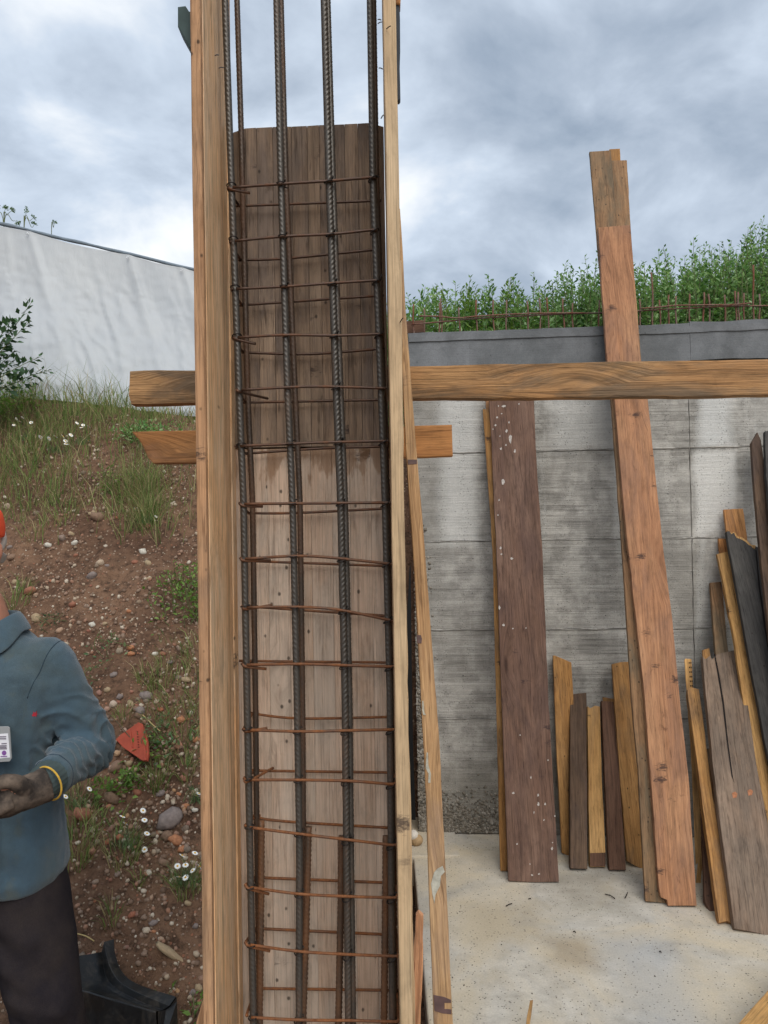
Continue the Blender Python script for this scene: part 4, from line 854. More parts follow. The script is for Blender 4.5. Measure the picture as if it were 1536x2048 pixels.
# a stick-like yellow stone and gravel
q = hit(345, 1908); stone(q, 0.020, ST_TAN, sx=3.6, sz=0.8).rotation_euler = (0.3, 0.62, 0.1)
parts = []; cnt = 0
while cnt < 16000:
    X = random.uniform(-3.1, 0.05); Y = 2.2 + random.random() ** 1.3 * 2.9
    if vnoise((X, Y, 0), 2.6, 4.4) * 1.5 + 0.30 < random.random() * 0.9: continue
    V, Fc = R1[cnt % 8]; r_ = 0.0035 + 0.0115 * random.random() ** 2.6
    parts.append(((V * r_) @ rand_rot().T + np.array((X, Y - r_ * 0.2, ground_z(X, Y) + r_ * 0.1)), Fc)); cnt += 1
V, Fs = merge(parts)
T = MT('gravel_mixed', 0.9); i_ = T.n('ShaderNodeNewGeometry').outputs['Random Per Island']
T.col(T.ramp(i_, [(0.0, L(104, 84, 70)), (1.0, L(196, 184, 166)), (0.25, L(128, 104, 86)), (0.5, L(140, 120, 104)), (0.66, L(148, 108, 86)), (0.8, L(170, 152, 130))])); GRAVEL = T.m
tag(mesh_np('gravel', V, Fs, GRAVEL), 'fine pebbly gravel scattered over the earth bank', 'gravel', kind='stuff')

# ================================================================== vegetation
def leaf_mat(name, stops, trans=0.35, rough=0.55):
    T = MT(name, rough, spec=0.3); i_ = T.n('ShaderNodeNewGeometry').outputs['Random Per Island']
    c_ = T.ramp(i_, stops); T.col(c_)
    tr = T.n('ShaderNodeBsdfTranslucent', {'Color': T.mix(1.0, c_, (1.3, 1.35, 0.8, 1), 'MULTIPLY')}); mxs = T.n('ShaderNodeMixShader', {0: trans, 1: T.b.outputs[0], 2: tr.outputs[0]})
    T.lk(mxs.outputs[0], T.t.nodes['Material Output'].inputs[0]); return T.m
G_HEDGE = leaf_mat('leaf_hedge', [(0.0, L(72, 108, 60)), (1.0, L(172, 198, 150)), (0.4, L(104, 144, 82)), (0.7, L(134, 168, 106))])
G_DARK = leaf_mat('leaf_dark', [(0.0, L(44, 66, 48)), (1.0, L(92, 122, 88)), (0.5, L(62, 88, 60))])
G_WEED = leaf_mat('leaf_weed', [(0.0, L(84, 116, 52)), (1.0, L(140, 164, 88)), (0.5, L(108, 142, 66))])
G_BLUE = leaf_mat('leaf_bluegreen', [(0.0, L(76, 104, 70)), (1.0, L(130, 150, 108)), (0.5, L(98, 126, 84))])
G_GRASS = leaf_mat('grass_mixed', [(0.0, L(76, 98, 50)), (1.0, L(180, 166, 126)), (0.28, L(104, 126, 66)), (0.50, L(130, 144, 84)), (0.68, L(150, 146, 100)), (0.84, L(122, 102, 76))], 0.25, 0.7)
STEM = plain('stem_green_brown', L(96, 104, 66), 0.8); TWIG = plain('twig_brown', L(92, 80, 62), 0.85)
def leaves_np(bases, dirs, ups, lens, wid):
    """folded two-triangle leaves"""
    n_ = len(bases); d = dirs / (np.linalg.norm(dirs, axis=1)[:, None] + 1e-9); s = np.cross(d, ups); s /= np.linalg.norm(s, axis=1)[:, None] + 1e-9; u = np.cross(s, d)
    l_ = lens[:, None]; w_ = (lens * wid)[:, None]
    mid = bases + d * l_ * 0.5 - u * l_ * 0.03; tip = bases + d * l_ - u * l_ * 0.18
    a_ = bases + d * l_ * 0.42 + s * w_ * 0.5 + u * l_ * 0.05; b_ = bases + d * l_ * 0.42 - s * w_ * 0.5 + u * l_ * 0.05
    V = np.stack([bases, a_, tip, b_, mid], 1).reshape(-1, 3); k = np.arange(n_)[:, None] * 5
    return V, np.concatenate([k + np.array([[0, 1, 4]]), k + np.array([[1, 2, 4]]), k + np.array([[2, 3, 4]]), k + np.array([[3, 0, 4]])])
def shrub(name, base, h, spread, nst, leaf, mat, label, cat, group=None, droop=0.12, per=34, up=0.9, wid=0.5, canes=None, low=0.12, stem_r=0.005):
    root = empty(name, base, label=label, cat=cat, group=group); sp_, B_, D_, U_, Ln = [], [], [], [], []
    base = np.array(base)
    for i in range(nst if canes is None else len(canes)):
        if canes is None:
            a_ = rng.random() * 6.283; rr = spread * math.sqrt(rng.random()); hh = h * (0.50 + 0.52 * rng.random() ** 0.8) * (1 - 0.22 * (rr / spread) ** 2)
            foot_ = base + np.array([math.cos(a_) * rr * 0.55, math.sin(a_) * rr * 0.55, -0.05])
            tipp = base + np.array([math.cos(a_) * rr, math.sin(a_) * rr, hh]); midp = (foot_ + tipp) / 2 + np.array([rng.normal() * 0.05, rng.normal() * 0.05, hh * droop])
            path = smooth_path([foot_, midp, tipp + np.array([rng.normal() * .04, rng.normal() * .04, 0])], 14)
        else: path = smooth_path(canes[i], 22)
        sp_.append(tube_np(path, np.linspace(stem_r, 0.0012, len(path)), 5))
        Lp = np.linalg.norm(np.diff(path, axis=0), axis=1).sum()
        m_ = int(per * max(0.4, Lp / max(h, 0.1)))
        for k_ in range(m_):
            t_ = low + (1 - low) * (k_ + rng.random()) / m_; f_ = t_ * (len(path) - 1); i0 = min(int(f_), len(path) - 2); q = path[i0] + (path[i0 + 1] - path[i0]) * (f_ - i0)
            tg = path[i0 + 1] - path[i0]; tg /= np.linalg.norm(tg) + 1e-9
            o_ = rng.normal(size=3); o_ -= tg * o_.dot(tg); o_ /= np.linalg.norm(o_) + 1e-9
            d_ = o_ * 0.95 + tg * (0.35 + 0.5 * t_) + np.array([0, 0, 0.1]); sz = leaf * (0.7 + 0.6 * rng.random()) * (1.0 - 0.45 * t_ ** 3)
            off_ = 0.095 * (1 - t_ * 0.9) * rng.random()
            B_.append(q + o_ * off_); D_.append(d_); U_.append(np.array([0, 0, up]) + rng.normal(size=3) * 0.45); Ln.append(sz)
    V, Fs = merge(sp_); mesh_np('stems', V, Fs, STEM, root)
    V, Fc = leaves_np(np.array(B_), np.array(D_), np.array(U_), np.array(Ln), wid); mesh_np('foliage', V, Fc, mat, root, smooth=False)
    return root
# hedge behind the wall
spots = [(845, 592, 5.15), (905, 585, 5.3), (965, 584, 5.15), (1030, 570, 5.3), (1090, 566, 5.15), (1150, 548, 5.35), (1205, 532, 5.2), (1262, 556, 5.3), (1318, 532, 5.15), (1372, 515, 5.35), (1428, 500, 5.2), (1484, 480, 5.3), (1540, 470, 5.2), (1610, 460, 5.3)]
hl = ['leftmost leafy shrub behind the wall, beside the leaning batten', 'second leafy shrub from the left behind the wall', 'third leafy shrub from the left behind the wall', 'fourth leafy shrub from the left behind the wall', 'fifth leafy shrub from the left behind the wall', 'leafy shrub behind the wall, second left of the tall reddish plank', 'leafy shrub behind the wall, directly behind the tall reddish plank', 'leafy shrub behind the wall just right of the tall reddish plank', 'second leafy shrub right of the tall reddish plank behind the wall', 'third leafy shrub right of the tall reddish plank behind the wall', 'fourth leafy shrub right of the tall reddish plank behind the wall', 'fifth leafy shrub right of the tall reddish plank behind the wall', 'leafy shrub behind the wall at the right edge of the photo', 'leafy shrub behind the wall beyond the right edge of the photo']
for (x_, y_, Y), lb in zip(spots, hl):
    q = P(x_, y_, Y); gz = ground_z(q.x, Y); 
    shrub('leafy_shrub', (q.x, Y, gz), q.z - gz + 0.10, 0.42, 125, random.choice((0.044, 0.050, 0.058)), random.choice((G_HEDGE, G_HEDGE, G_HEDGE, G_WEED)), lb, 'shrub', 'shrubs behind the wall', per=68)
for (x_, y_, Y), lb in zip([(1500, 462, 6.3), (1570, 448, 6.1), (1400, 505, 6.5)], ['dark leafy tree top at the upper right, behind the shrubs', 'tall dark shrub past the right edge behind the wall', 'dark shrub in the second row behind the wall, left of the dark tree top']):
    q = P(x_, y_, Y); gz = ground_z(q.x, Y)
    shrub('dark_shrub', (q.x, Y, gz), q.z - gz + 0.05, 0.42, 80, 0.066, G_DARK, lb, 'shrub', per=60)
for i in range(9):
    X = 0.35 + i * 0.42; Y = 6.0 + 0.2 * (i % 2); gz = ground_z(X, Y); q = P(800 + i * 92, 600 - i * 13, Y)
    shrub('leafy_shrub', (q.x, Y, gz), q.z - gz, 0.34, 60, 0.062, G_HEDGE, ('leftmost', 'second', 'third', 'fourth', 'fifth', 'sixth', 'seventh', 'eighth', 'rightmost')[i] + ' leafy shrub from the left in the dense back row behind the wall' if 0 < i < 8 else ('leftmost', 'rightmost')[i // 8] + ' leafy shrub of the dense back row behind the wall', 'shrub', 'back row of shrubs behind the wall', per=46)
# bramble at the left edge, in front of the sheet
cn = []
for pts in ([(-60, 760), (0, 690), (35, 645), (62, 606)], [(-60, 780), (0, 705), (35, 668), (62, 640)], [(-70, 790), (0, 755), (40, 732), (84, 712)], [(-70, 800), (20, 770), (60, 752), (100, 740)], [(-60, 770), (-20, 700), (10, 660), (22, 640)], [(-60, 800), (-10, 760), (15, 730), (40, 715)], [(-70, 790), (-20, 740), (0, 700), (18, 690)], [(-60, 800), (0, 780), (30, 765), (70, 765)], [(-90, 800), (-60, 720), (-40, 660), (-10, 620)], [(-60, 790), (-30, 745), (5, 725), (30, 700)]):
    cn.append([np.array(P(x_, y_, 4.95 - 0.1 * random.random())) for x_, y_ in pts])
q = P(-60, 790, 4.95); shrub('bramble', (q.x, q.y, ground_z(q.x, q.y)), 0.45, 0.2, 0, 0.062, G_DARK, 'dark green bramble with arching canes before the white sheet', 'bramble', canes=cn, per=34, wid=0.55, low=0.02, stem_r=0.004)
for grp, bx, lb in (([[(48, 462), (50, 440), (54, 415)], [(48, 462), (60, 442), (70, 434)], [(48, 462), (64, 455), (70, 446)]], 48, 'thin dry weed twigs above the white sheet, right of the leafier one'),
                    ([[(8, 458), (15, 430), (28, 418)], [(8, 458), (8, 430), (12, 412)], [(8, 458), (26, 442), (38, 446)], [(8, 458), (-10, 430), (-5, 405)]], 8, 'thin leafy weed twigs above the white sheet at the left edge'),
                    ([[(103, 474), (107, 455), (109, 443)]], 103, 'single thin twig above the white sheet')):
    q = P(bx, 470, 6.1); shrub('dry_weed', (q.x, q.y, ground_z(q.x, q.y)), 0.15, 0.1, 0, 0.026, G_BLUE, lb, 'weed', canes=[[np.array(q) - [0, 0, q.z - ground_z(q.x, q.y)]] + [np.array(P(x_, y_, 6.1)) for x_, y_ in pts] for pts in grp], per=3 if bx != 8 else 5, stem_r=0.004, low=0.85)
# leafy weeds on the bank
def weed(x_, y_, h, spread, nst, leaf, mat, label, per=14, **kw):
    q = hit(x_, y_); return shrub('weed_plant', tuple(q), h, spread, nst, leaf, mat, label, 'weed', 'weeds growing on the bank', per=per, stem_r=0.002, **kw)
weed(372, 1235, 0.30, 0.17, 16, 0.030, G_WEED, 'tall leafy weed beside the left edge of the form', 20)
weed(388, 1180, 0.22, 0.12, 10, 0.028, G_WEED, 'leafy weed right against the form edge, above the tall one', 16)
weed(246, 1580, 0.09, 0.06, 9, 0.030, G_WEED, 'small bright green weed below the red roof tile')
weed(219, 1305, 0.11, 0.03, 4, 0.022, G_BLUE, 'small upright weed on the bare slope beside the worker', 9)
weed(214, 1345, 0.07, 0.05, 4, 0.018, G_BLUE, 'tiny pale weed just below the small upright weed', 8)
weed(388, 2008, 0.06, 0.05, 5, 0.034, G_WEED, 'small round leaved weed at the lower left of the form', 6)
weed(345, 1490, 0.14, 0.12, 10, 0.026, G_BLUE, 'blue green weed right of the red roof tile', 14)
weed(110, 1245, 0.05, 0.08, 12, 0.016, G_DARK, 'mossy clump on the slope above the worker\'s shoulder', 10)
weed(303, 1500, 0.08, 0.03, 5, 0.036, G_WEED, 'broad leaved weed touching the right edge of the red roof tile', 7)
weed(20, 835, 0.30, 0.28, 26, 0.034, G_WEED, 'bright green weed under the bramble at the left edge', 20)
weed(315, 872, 0.09, 0.28, 24, 0.030, G_HEDGE, 'low green weed along the bottom of the white sheet', 18)
weed(225, 990, 0.22, 0.05, 6, 0.024, G_WEED, 'slender green weed in the grass left of the crosspiece', 14)
# grass
def blades(samples):
    n_ = len(samples); S = np.array(samples)  # x y z h w lx ly
    b_ = S[:, :3]; h_ = S[:, 3:4]; w_ = S[:, 4:5]; ln = np.concatenate([S[:, 5:7], np.zeros((n_, 1))], 1)
    a_ = rng.random(n_) * 6.283; sd_ = np.stack([np.cos(a_), np.sin(a_), 0 * a_], 1) * w_
    up_ = np.array([[0, 0, 1.0]])
    m1 = b_ + up_ * h_ * 0.55 + ln * h_ * 0.25; tp_ = b_ + up_ * h_ * 0.92 + ln * h_ * 0.8
    V = np.stack([b_ - sd_, b_ + sd_, m1 + sd_ * 0.8, m1 - sd_ * 0.8, tp_], 1).reshape(-1, 3); k = np.arange(n_)[:, None] * 5
    return V, [k + np.array([[0, 1, 2, 3]]), k + np.array([[3, 2, 4]])]
gs = []
def tuft(q, n_, h, r):
    for _ in range(n_):
        a_ = random.random() * 6.283; rr = r * math.sqrt(random.random()); X = q.x + math.cos(a_) * rr; Y = q.y + math.sin(a_) * rr
        gs.append((X, Y, ground_z(X, Y) - 0.004, h * random.uniform(.5, 1.15), random.uniform(.0010, .0024), math.cos(a_) * .7 + random.gauss(0, .45), math.sin(a_) * .6 + random.gauss(0, .4)))
for x_, y_, n_, h, r in ((316, 1560, 130, .09, .05), (314, 1432, 80, .08, .08), (352, 1408, 110, .10, .11), (374, 1475, 70, .09, .08), (155, 1700, 170, .11, .07), (245, 1705, 120, .10, .07), (160, 1610, 110, .08, .08), (375, 1765, 120, .10, .05), (375, 1545, 70, .07, .04), (248, 1432, 50, .06, .04), (295, 1362, 60, .09, .05), (320, 1352, 90, .08, .06), (225, 1840, 30, .10, .03), (278, 1770, 30, .06, .02), (28, 1215, 90, .12, .08), (250, 1060, 0, .1, .1), (350, 1300, 40, .07, .10), (395, 1320, 90, .10, .07), (392, 1400, 70, .09, .06), (70, 1060, 60, .10, .08), (200, 1640, 40, .05, .05), (60, 1010, 160, .13, .16), (120, 1030, 90, .12, .10)):
    q = hit(x_, y_)
    if q: tuft(q, n_, h, r)
for _ in range(30):  # long drooping clumps right of the gully
    q = hit(random.gauss(290, 26), random.uniform(960, 1075)); 
    if q: tuft(q, 26, 0.20, 0.05)
cnt = 0
while cnt < 18000:
    x_ = random.uniform(-300, 640); y_ = 790 + abs(random.gauss(0, 95))
    q = None
    X = random.uniform(-3.6, -0.1); Y = random.uniform(3.9, 5.7); z_ = ground_z(X, Y)
    f_ = sstep(1.60, 2.55, z_) * (0.35 + 1.1 * max(0, vnoise((X, Y, 0), 2.3, 6.6) + 0.35)); 
    if z_ > 2.45: f_ *= 0.8
    if random.random() > f_: cnt += 0.2; continue
    hh = random.choice((0.06, 0.08, 0.11, 0.14, 0.19, 0.27)) * (0.6 + 0.7 * random.random())
    if X > -1.75 and z_ > 2.2: hh *= 0.55
    gs.append((X, Y, z_ - 0.005, hh, random.uniform(.0012, .0030), random.gauss(0, .55), random.gauss(-.15, .5))); cnt += 1
V, Fs = blades(gs); tag(mesh_np('grass', V, Fs, G_GRASS, smooth=False), 'mixed green and straw coloured grass on the earth bank', 'grass', kind='stuff')
# daisies
PETAL = plain('petal_white', L(238, 238, 234), 0.7, var=0.05); DISC = plain('petal_yellow', L(226, 178, 40), 0.7)
def petals(n_=13):
    Vs, Fc = [], []
    for i in range(n_):
        a_ = i * 2 * math.pi / n_; c_, s_ = math.cos(a_), math.sin(a_); t_ = np.array([-s_, c_, 0]); r_ = np.array([c_, s_, 0]); k = len(Vs)
        Vs += [r_ * .2 - t_ * .07, r_ * .2 + t_ * .07, r_ * .75 + t_ * .17 + [0, 0, .05], r_ * 1.0 + [0, 0, -.06], r_ * .75 - t_ * .17 + [0, 0, .05]]; Fc.append([k, k + 1, k + 2, k + 3, k + 4])
    me = bpy.data.meshes.new('flower'); me.from_pydata([tuple(v_) for v_ in Vs], [], Fc); me.materials.append(PETAL); return me
PM = petals(); bmd = bmesh.new(); bmesh.ops.create_icosphere(bmd, subdivisions=2, radius=0.30)
for v_ in bmd.verts: v_.co.z = v_.co.z * 0.6 + 0.08
DM = bpy.data.meshes.new('disc'); bmd.to_mesh(DM); bmd.free(); DM.materials.append(DISC)
def daisy(pos, heads, label, rad=0.013, hmin=0.09):
    q = hit(*pos); root = empty('daisy_plant', q, label=label, cat='daisy', group='daisies on the bank'); st_ = []; fol = []
    for x_, y_ in heads:
        h_ = P(x_, y_, q.y - 0.03 + random.uniform(-.03, .03)); foot_ = q + Vector((random.uniform(-.02, .02), random.uniform(-.02, .02), -0.01))
        pth = smooth_path([foot_, (foot_ + h_) / 2 + Vector((random.uniform(-.015, .015), 0, 0.01)), h_], 8); st_.append(tube_np(pth, 0.0009, 4))
        f_ = bpy.data.objects.new('flower', PM); f_.location = h_; f_.scale = (rad,) * 3; f_.rotation_euler = (random.uniform(.2, 1.1), random.uniform(-.5, .5), random.random() * 3); link(f_, root)
        d_ = bpy.data.objects.new('disc', DM); d_.matrix_basis = f_.matrix_basis.copy(); link(d_, f_)
    V, Fs = merge(st_); mesh_np('stems', V, Fs, STEM, root)
    fb = [(q.x + random.gauss(0, .03), q.y + random.gauss(0, .025), q.z - 0.005, random.uniform(.03, .085), .0012, random.gauss(0, .8), random.gauss(0, .6)) for _ in range(90)]
    V, Fs = blades(fb); mesh_np('foliage', V, Fs, G_BLUE, root, smooth=False)
daisy((372, 1765), [(355, 1732), (371, 1730), (385, 1741), (399, 1733), (359, 1754), (371, 1755), (390, 1706), (364, 1711)], 'clump of white daisies beside the foot of the form')
daisy((250, 1690), [(245, 1633), (251, 1647), (289, 1640), (289, 1699), (286, 1621), (294, 1667)], 'white daisies on thin stems right of the worker\'s hem')
daisy((160, 1612), [(131, 1593), (179, 1578), (123, 1594)], 'white daisies directly below the worker\'s forearm')
daisy((395, 1600), [(398, 1587), (394, 1592)], 'pair of white daisies half hidden by the form edge')
daisy((112, 905), [(81, 874), (98, 877), (111, 873), (126, 873), (132, 888), (142, 870), (131, 882)], 'row of small white daisies in the grass high on the bank', 0.016)
daisy((50, 880), [(33, 838), (45, 835), (62, 845), (28, 850), (40, 843)], 'yellowish white daisies high on the bank under the bramble', 0.013)
daisy((165, 890), [(154, 846), (166, 850), (177, 853), (176, 881), (163, 855)], 'scattered white daisies below the sheet, left of the crosspiece', 0.013)
daisy((295, 1045), [(270, 1018), (283, 1021), (312, 1033), (312, 1041), (340, 1043)], 'few tiny daisies in the long grass below the crosspiece', 0.010)
# ================================================================== white sheet on the fence
tarp = empty('plastic_sheet', (-2.0, 5.6, 2.6), label='white plastic sheet stretched along the top of the bank', cat='sheet')
T = MT('plastic_white_woven', 0.45, spec=0.35); p = T.n('ShaderNodeNewGeometry').outputs['Position']
a = T.noise(p, 1.2, 5, 0.6); b = T.noise(T.scale(p, (1, 1, 1)), 300, 2)
c = T.mix(T.ramp(a, [(0.35, 0.0), (0.7, 1.0)]), L(188, 193, 197), L(202, 205, 205))
d = T.noise(p, 6, 6, 0.7, 1.0); c = T.mix(T.math('MULTIPLY', T.ramp(d, [(0.62, 0.0), (0.75, 1.0)]), 0.25), c, L(150, 146, 134))
T.col(c); T.bump(T.noise(T.scale(p, (3.0, 3.0, 1.2)), 3.0, 4, 0.55, 0.4), 0.12, 0.08)
tr = T.n('ShaderNodeBsdfTranslucent', {'Color': L(200, 206, 210)}); mxs = T.n('ShaderNodeMixShader', {0: 0.22, 1: T.b.outputs[0], 2: tr.outputs[0]}); T.lk(mxs.outputs[0], T.t.nodes['Material Output'].inputs[0])
SHEET = T.m
a0, a1 = P(0, 449, 5.75), P(388, 541, 5.75)
def top_at(u): return a0 + (a1 - a0) * u
NU, NV = 230, 110; us = np.linspace(-1.6, 1.45, NU); vs2 = np.linspace(0, 1, NV); TV = np.zeros((NU, NV, 3))
eyes = [0.15, 0.665, 0.94, -0.35, -0.85]
for i, u in enumerate(us):
    t_ = top_at(u); sag = 0.0
    de = min(abs(u - e_) for e_ in eyes); sag = 0.018 * min(1.0, de / 0.2)
    Yb = 5.42; zb = ground_z(t_.x, Yb, False) + 0.02
    for j, v in enumerate(vs2):
        X = t_.x; Z = t_.z - sag + (zb - t_.z + sag) * v; Y = t_.y + (Yb - t_.y) * v ** 1.3
        # wrinkles fan out from the eyelets and run down to the right
        al = (X * 0.55 + (t_.z - Z) * 1.0); ac = X - (t_.z - Z) * 0.42
        w_ = 0.020 * vnoise((ac * 2.1, al * 0.7, 0), 1, 2.0) + 0.045 * vnoise((X, 0, Z), 1.7, 1.0) + 0.030 * max(0.0, 0.42 - abs(vnoise((ac * 3.6, al * 0.9, 0), 1, 5.0)) * 2.2) * (0.3 + max(0, vnoise((X, Z, 2), 2.2, 6.0) + .35)) + 0.012 * max(0.0, 0.35 - abs(vnoise((ac * 11, al * 2.4, 0), 1, 9.0)) * 2) + 0.004 * vnoise((X, 0, Z), 17, 3.0)
        wl = 1.5 + 1.0 * sstep(0.35, -0.2, u); amp = (0.15 + 0.85 * min(1, v * 3)) * wl
        for e_ in eyes:
            ex_ = top_at(e_).x; dx_ = X - ex_ - (t_.z - Z) * 0.36; w_ += 0.030 * math.exp(-(dx_ / (0.025 + 0.06 * v)) ** 2) * math.exp(-v * 2.2)
        if v > 0.82: w_ += 0.10 * (v - 0.82) * (1 + 2 * vnoise((X * 5, v * 9, 0), 1, 3.0)); 
        TV[i, j] = (X + 0.4 * w_ * amp, Y - w_ * amp, Z + 0.008 * vnoise((X, Z, 0), 9, 7) * (v > 0))
ii, jj = np.meshgrid(np.arange(NU - 1), np.arange(NV - 1), indexing='ij'); k0 = (ii * NV + jj).ravel()
mesh_np('sheet', TV.reshape(-1, 3), np.stack([k0, k0 + 1, k0 + NV + 1, k0 + NV], -1), SHEET, tarp)
HEM = plain('hem_blue_grey', L(116, 128, 138), 0.6, var=0.2, vs=14)
hp = [top_at(u) + Vector((0, 0.01, 0.010 + 0.006 * vnoise((u, 0, 0), 5))) for u in np.linspace(-1.6, 1.45, 90)]
tube('top_rope', hp, [0.013 + 0.006 * vnoise((u_, 1, 0), 9) for u_ in np.linspace(0, 3, 90)], HEM, tarp, 8)
EYE = plain('eyelet_metal', L(220, 222, 224), 0.35, 0.5, 0.6)
for e_ in eyes:
    q = top_at(e_) + Vector((0, -0.035, -0.028)); ring = [q + Vector((0.007 * math.cos(t_), 0, 0.007 * math.sin(t_))) for t_ in np.linspace(0, 6.283, 14)]
    tube('eyelet', ring, 0.0032, EYE, tarp, 6)
POST = plain('post_galvanised', L(128, 132, 134), 0.5, 0.4, 0.5)
for u in (-1.2, -0.35, 0.5, 1.3):
    q = top_at(u); tube('post', [Vector((q.x, q.y + 0.05, 2.3)), Vector((q.x, q.y + 0.05, q.z - 0.02))], 0.022, POST, tarp, 10)

# ================================================================== broken roof tile on the bank
q0 = hit(268, 1490); nn = Vector((0.25, 0.72, -0.62)).normalized()
TILE = plain('clay_red', L(158, 72, 52), 0.75, var=0.22, vs=22, bump=0.25, bs=120); TILED = plain('clay_red_dark', L(104, 44, 34), 0.85)
tpl = (q0 + Vector((0, -0.035, 0.03)), nn)
tile = tag(plank('roof_tile', [(277, 1444), (284, 1447), (293, 1469), (297, 1506), (294, 1521), (284, 1521), (264, 1507), (246, 1495), (231, 1479), (241, 1469), (260, 1456)], tpl, 0.014, TILE, axis=((285, 1521), (279, 1445)), jit=0.002), 'broken red clay roof tile lying on the bank', 'roof tile')
for pts in ([(283, 1449), (286, 1449), (291, 1500), (292, 1520), (289, 1520), (287, 1500)], [(258, 1462), (261, 1461), (266, 1495), (263, 1494)]):
    plank('rib', pts, (tpl[0] - nn * 0.005, nn), 0.0048, TILE, tile, jit=0.0005, bev=0.0012)
for k_ in range(7):
    y_ = 1462 + k_ * 5.2; x_ = 274.5 + k_ * 0.45
    plank('stamp_mark', [(x_ - 1.6, y_), (x_ + 1.6, y_), (x_ + 1.6, y_ + 2.2), (x_ - 1.2, y_ + 2.6)], (tpl[0] - nn * 0.0012, nn), 0.0011, TILED, tile, axis=((x_, y_ + 3), (x_, y_)), jit=0.0, bev=0)
# dry twigs lying on the bank
for i, (pts, lb) in enumerate([([(208, 1425), (240, 1455), (270, 1490), (297, 1508)], 'dark thin twig lying across the red roof tile'), ([(290, 1440), (305, 1455), (327, 1475)], 'pale grass stalk lying beside the red roof tile'), ([(160, 1875), (178, 1880), (195, 1890)], 'yellowish dry stalk above the black plastic tray')]):
    Q = [hit(x_, y_) + Vector((0, -0.03, 0.03)) for x_, y_ in pts]; tag(tube('twig', smooth_path(Q, 16), 0.0022, TWIG if i == 0 else plain('straw_%d' % i, L(186, 164, 112), 0.8), None, 5), lb, 'twig')

# ================================================================== black plastic tray
tray = empty('plastic_tray', P(260, 2040, 2.45), label='black moulded plastic tray lying behind the worker\'s leg', cat='tray')
C0 = [(228, 1878), (230, 1905), (240, 1936), (258, 1958), (290, 1974), (325, 1985), (352, 1993)]
C1 = [(208, 1884), (213, 1912), (223, 1941), (241, 1965), (275, 1985), (310, 2000), (338, 2012)]
C2 = [(203, 1904), (207, 1932), (214, 1957), (228, 1974), (262, 1994), (300, 2011), (327, 2019)]
C25 = [(196, 1906), (200, 1935), (207, 1962), (222, 1980), (257, 1999), (296, 2015), (322, 2021)]
C3 = [(140, 1914), (146, 1945), (158, 1976), (180, 1984), (225, 1998), (275, 2012), (312, 2023)]
C4 = [(140, 1990), (146, 2005), (158, 2030), (180, 2052), (225, 2075), (275, 2092), (316, 2105)]
Ys = np.array([2.66, 2.63, 2.60, 2.57, 2.53, 2.49, 2.46]); dY = [0, -.035, -.03, -.045, -.12, -.13]
rows = [smooth_path([np.array(P(x_, y_, Ys[i] + d_)) for i, (x_, y_) in enumerate(c_)], 40) for c_, d_ in zip((C0, C1, C2, C25, C3, C4), dY)]
def down(row, z_=0.0, dy=0.0):
    r_ = row.copy(); r_[:, 2] = z_; r_[:, 1] += dy; return r_
prof = [down(rows[0], -0.02, 0.03)] + rows + [down(rows[-1], -0.02)]
dense = []
for a_, b_ in zip(prof[:-1], prof[1:]):
    for t_ in (0.0, 0.06, 0.5, 0.94): dense.append(a_ + (b_ - a_) * t_)
dense.append(prof[-1]); D = np.array(dense); nr, nc = D.shape[:2]
ii, jj = np.meshgrid(np.arange(nr - 1), np.arange(nc - 1), indexing='ij'); k0 = (ii * nc + jj).ravel()
mesh_np('moulding', D.reshape(-1, 3), np.stack([k0, k0 + nc, k0 + nc + 1, k0 + 1], -1), PLASTIC, tray)
E = D[:, -1, :]; cap = [tuple(v_ + np.array([0.010 * (1 - abs(2 * i / (nr - 1) - 1)), 0, 0])) for i, v_ in enumerate(E)]
me = bpy.data.meshes.new('end_cap'); me.from_pydata(cap, [], [list(range(nr))]); me.materials.append(PLASTIC); link(bpy.data.objects.new('end_cap', me), tray)
E = D[:, 0, :]; me = bpy.data.meshes.new('end_cap'); me.from_pydata([tuple(v_) for v_ in E], [], [list(range(nr))[::-1]]); me.materials.append(PLASTIC); link(bpy.data.objects.new('end_cap', me), tray)
# a leaning lath end at the foot of the form
timber('timber_batten', [(388, 2060), (404, 2005), (412, 2005), (412, 2100), (392, 2100)], flat(1.66), 0.02, W_OILED, 'short lath end leaning at the lower left foot of the form', 'batten')

# ================================================================== the worker
PX, PY = -1.085, 2.10
def remesh(name, parts, voxel, mat, parent, it=4, fac=0.5, disp=None):
    V, Fs = merge(parts); me = bpy.data.meshes.new('tmp'); fl = []
    for f in Fs: fl += f.tolist()
    me.from_pydata(V.tolist(), [], fl); o = bpy.data.objects.new('tmp', me); COL.objects.link(o)
    md = o.modifiers.new('r', 'REMESH'); md.mode = 'VOXEL'; md.voxel_size = voxel
    if it: ms_ = o.modifiers.new('s', 'SMOOTH'); ms_.iterations = it; ms_.factor = fac
    dg = bpy.context.evaluated_depsgraph_get(); res = bpy.data.meshes.new_from_object(o.evaluated_get(dg)); bpy.data.objects.remove(o)
    res.name = name; n_ = len(res.vertices); co = np.zeros(n_ * 3, np.float32); res.vertices.foreach_get('co', co); co = co.reshape(-1, 3)
    if disp is not None:
        no = np.zeros(n_ * 3, np.float32); res.vertices.foreach_get('normal', no); no = no.reshape(-1, 3); co = co + no * disp(co, no)[:, None]
        res.vertices.foreach_set('co', co.astype(np.float32).ravel())
    res.polygons.foreach_set('use_smooth', np.full(len(res.polygons), True)); res.materials.clear(); res.materials.append(mat); res.update()
    return link(bpy.data.objects.new(name, res), parent)
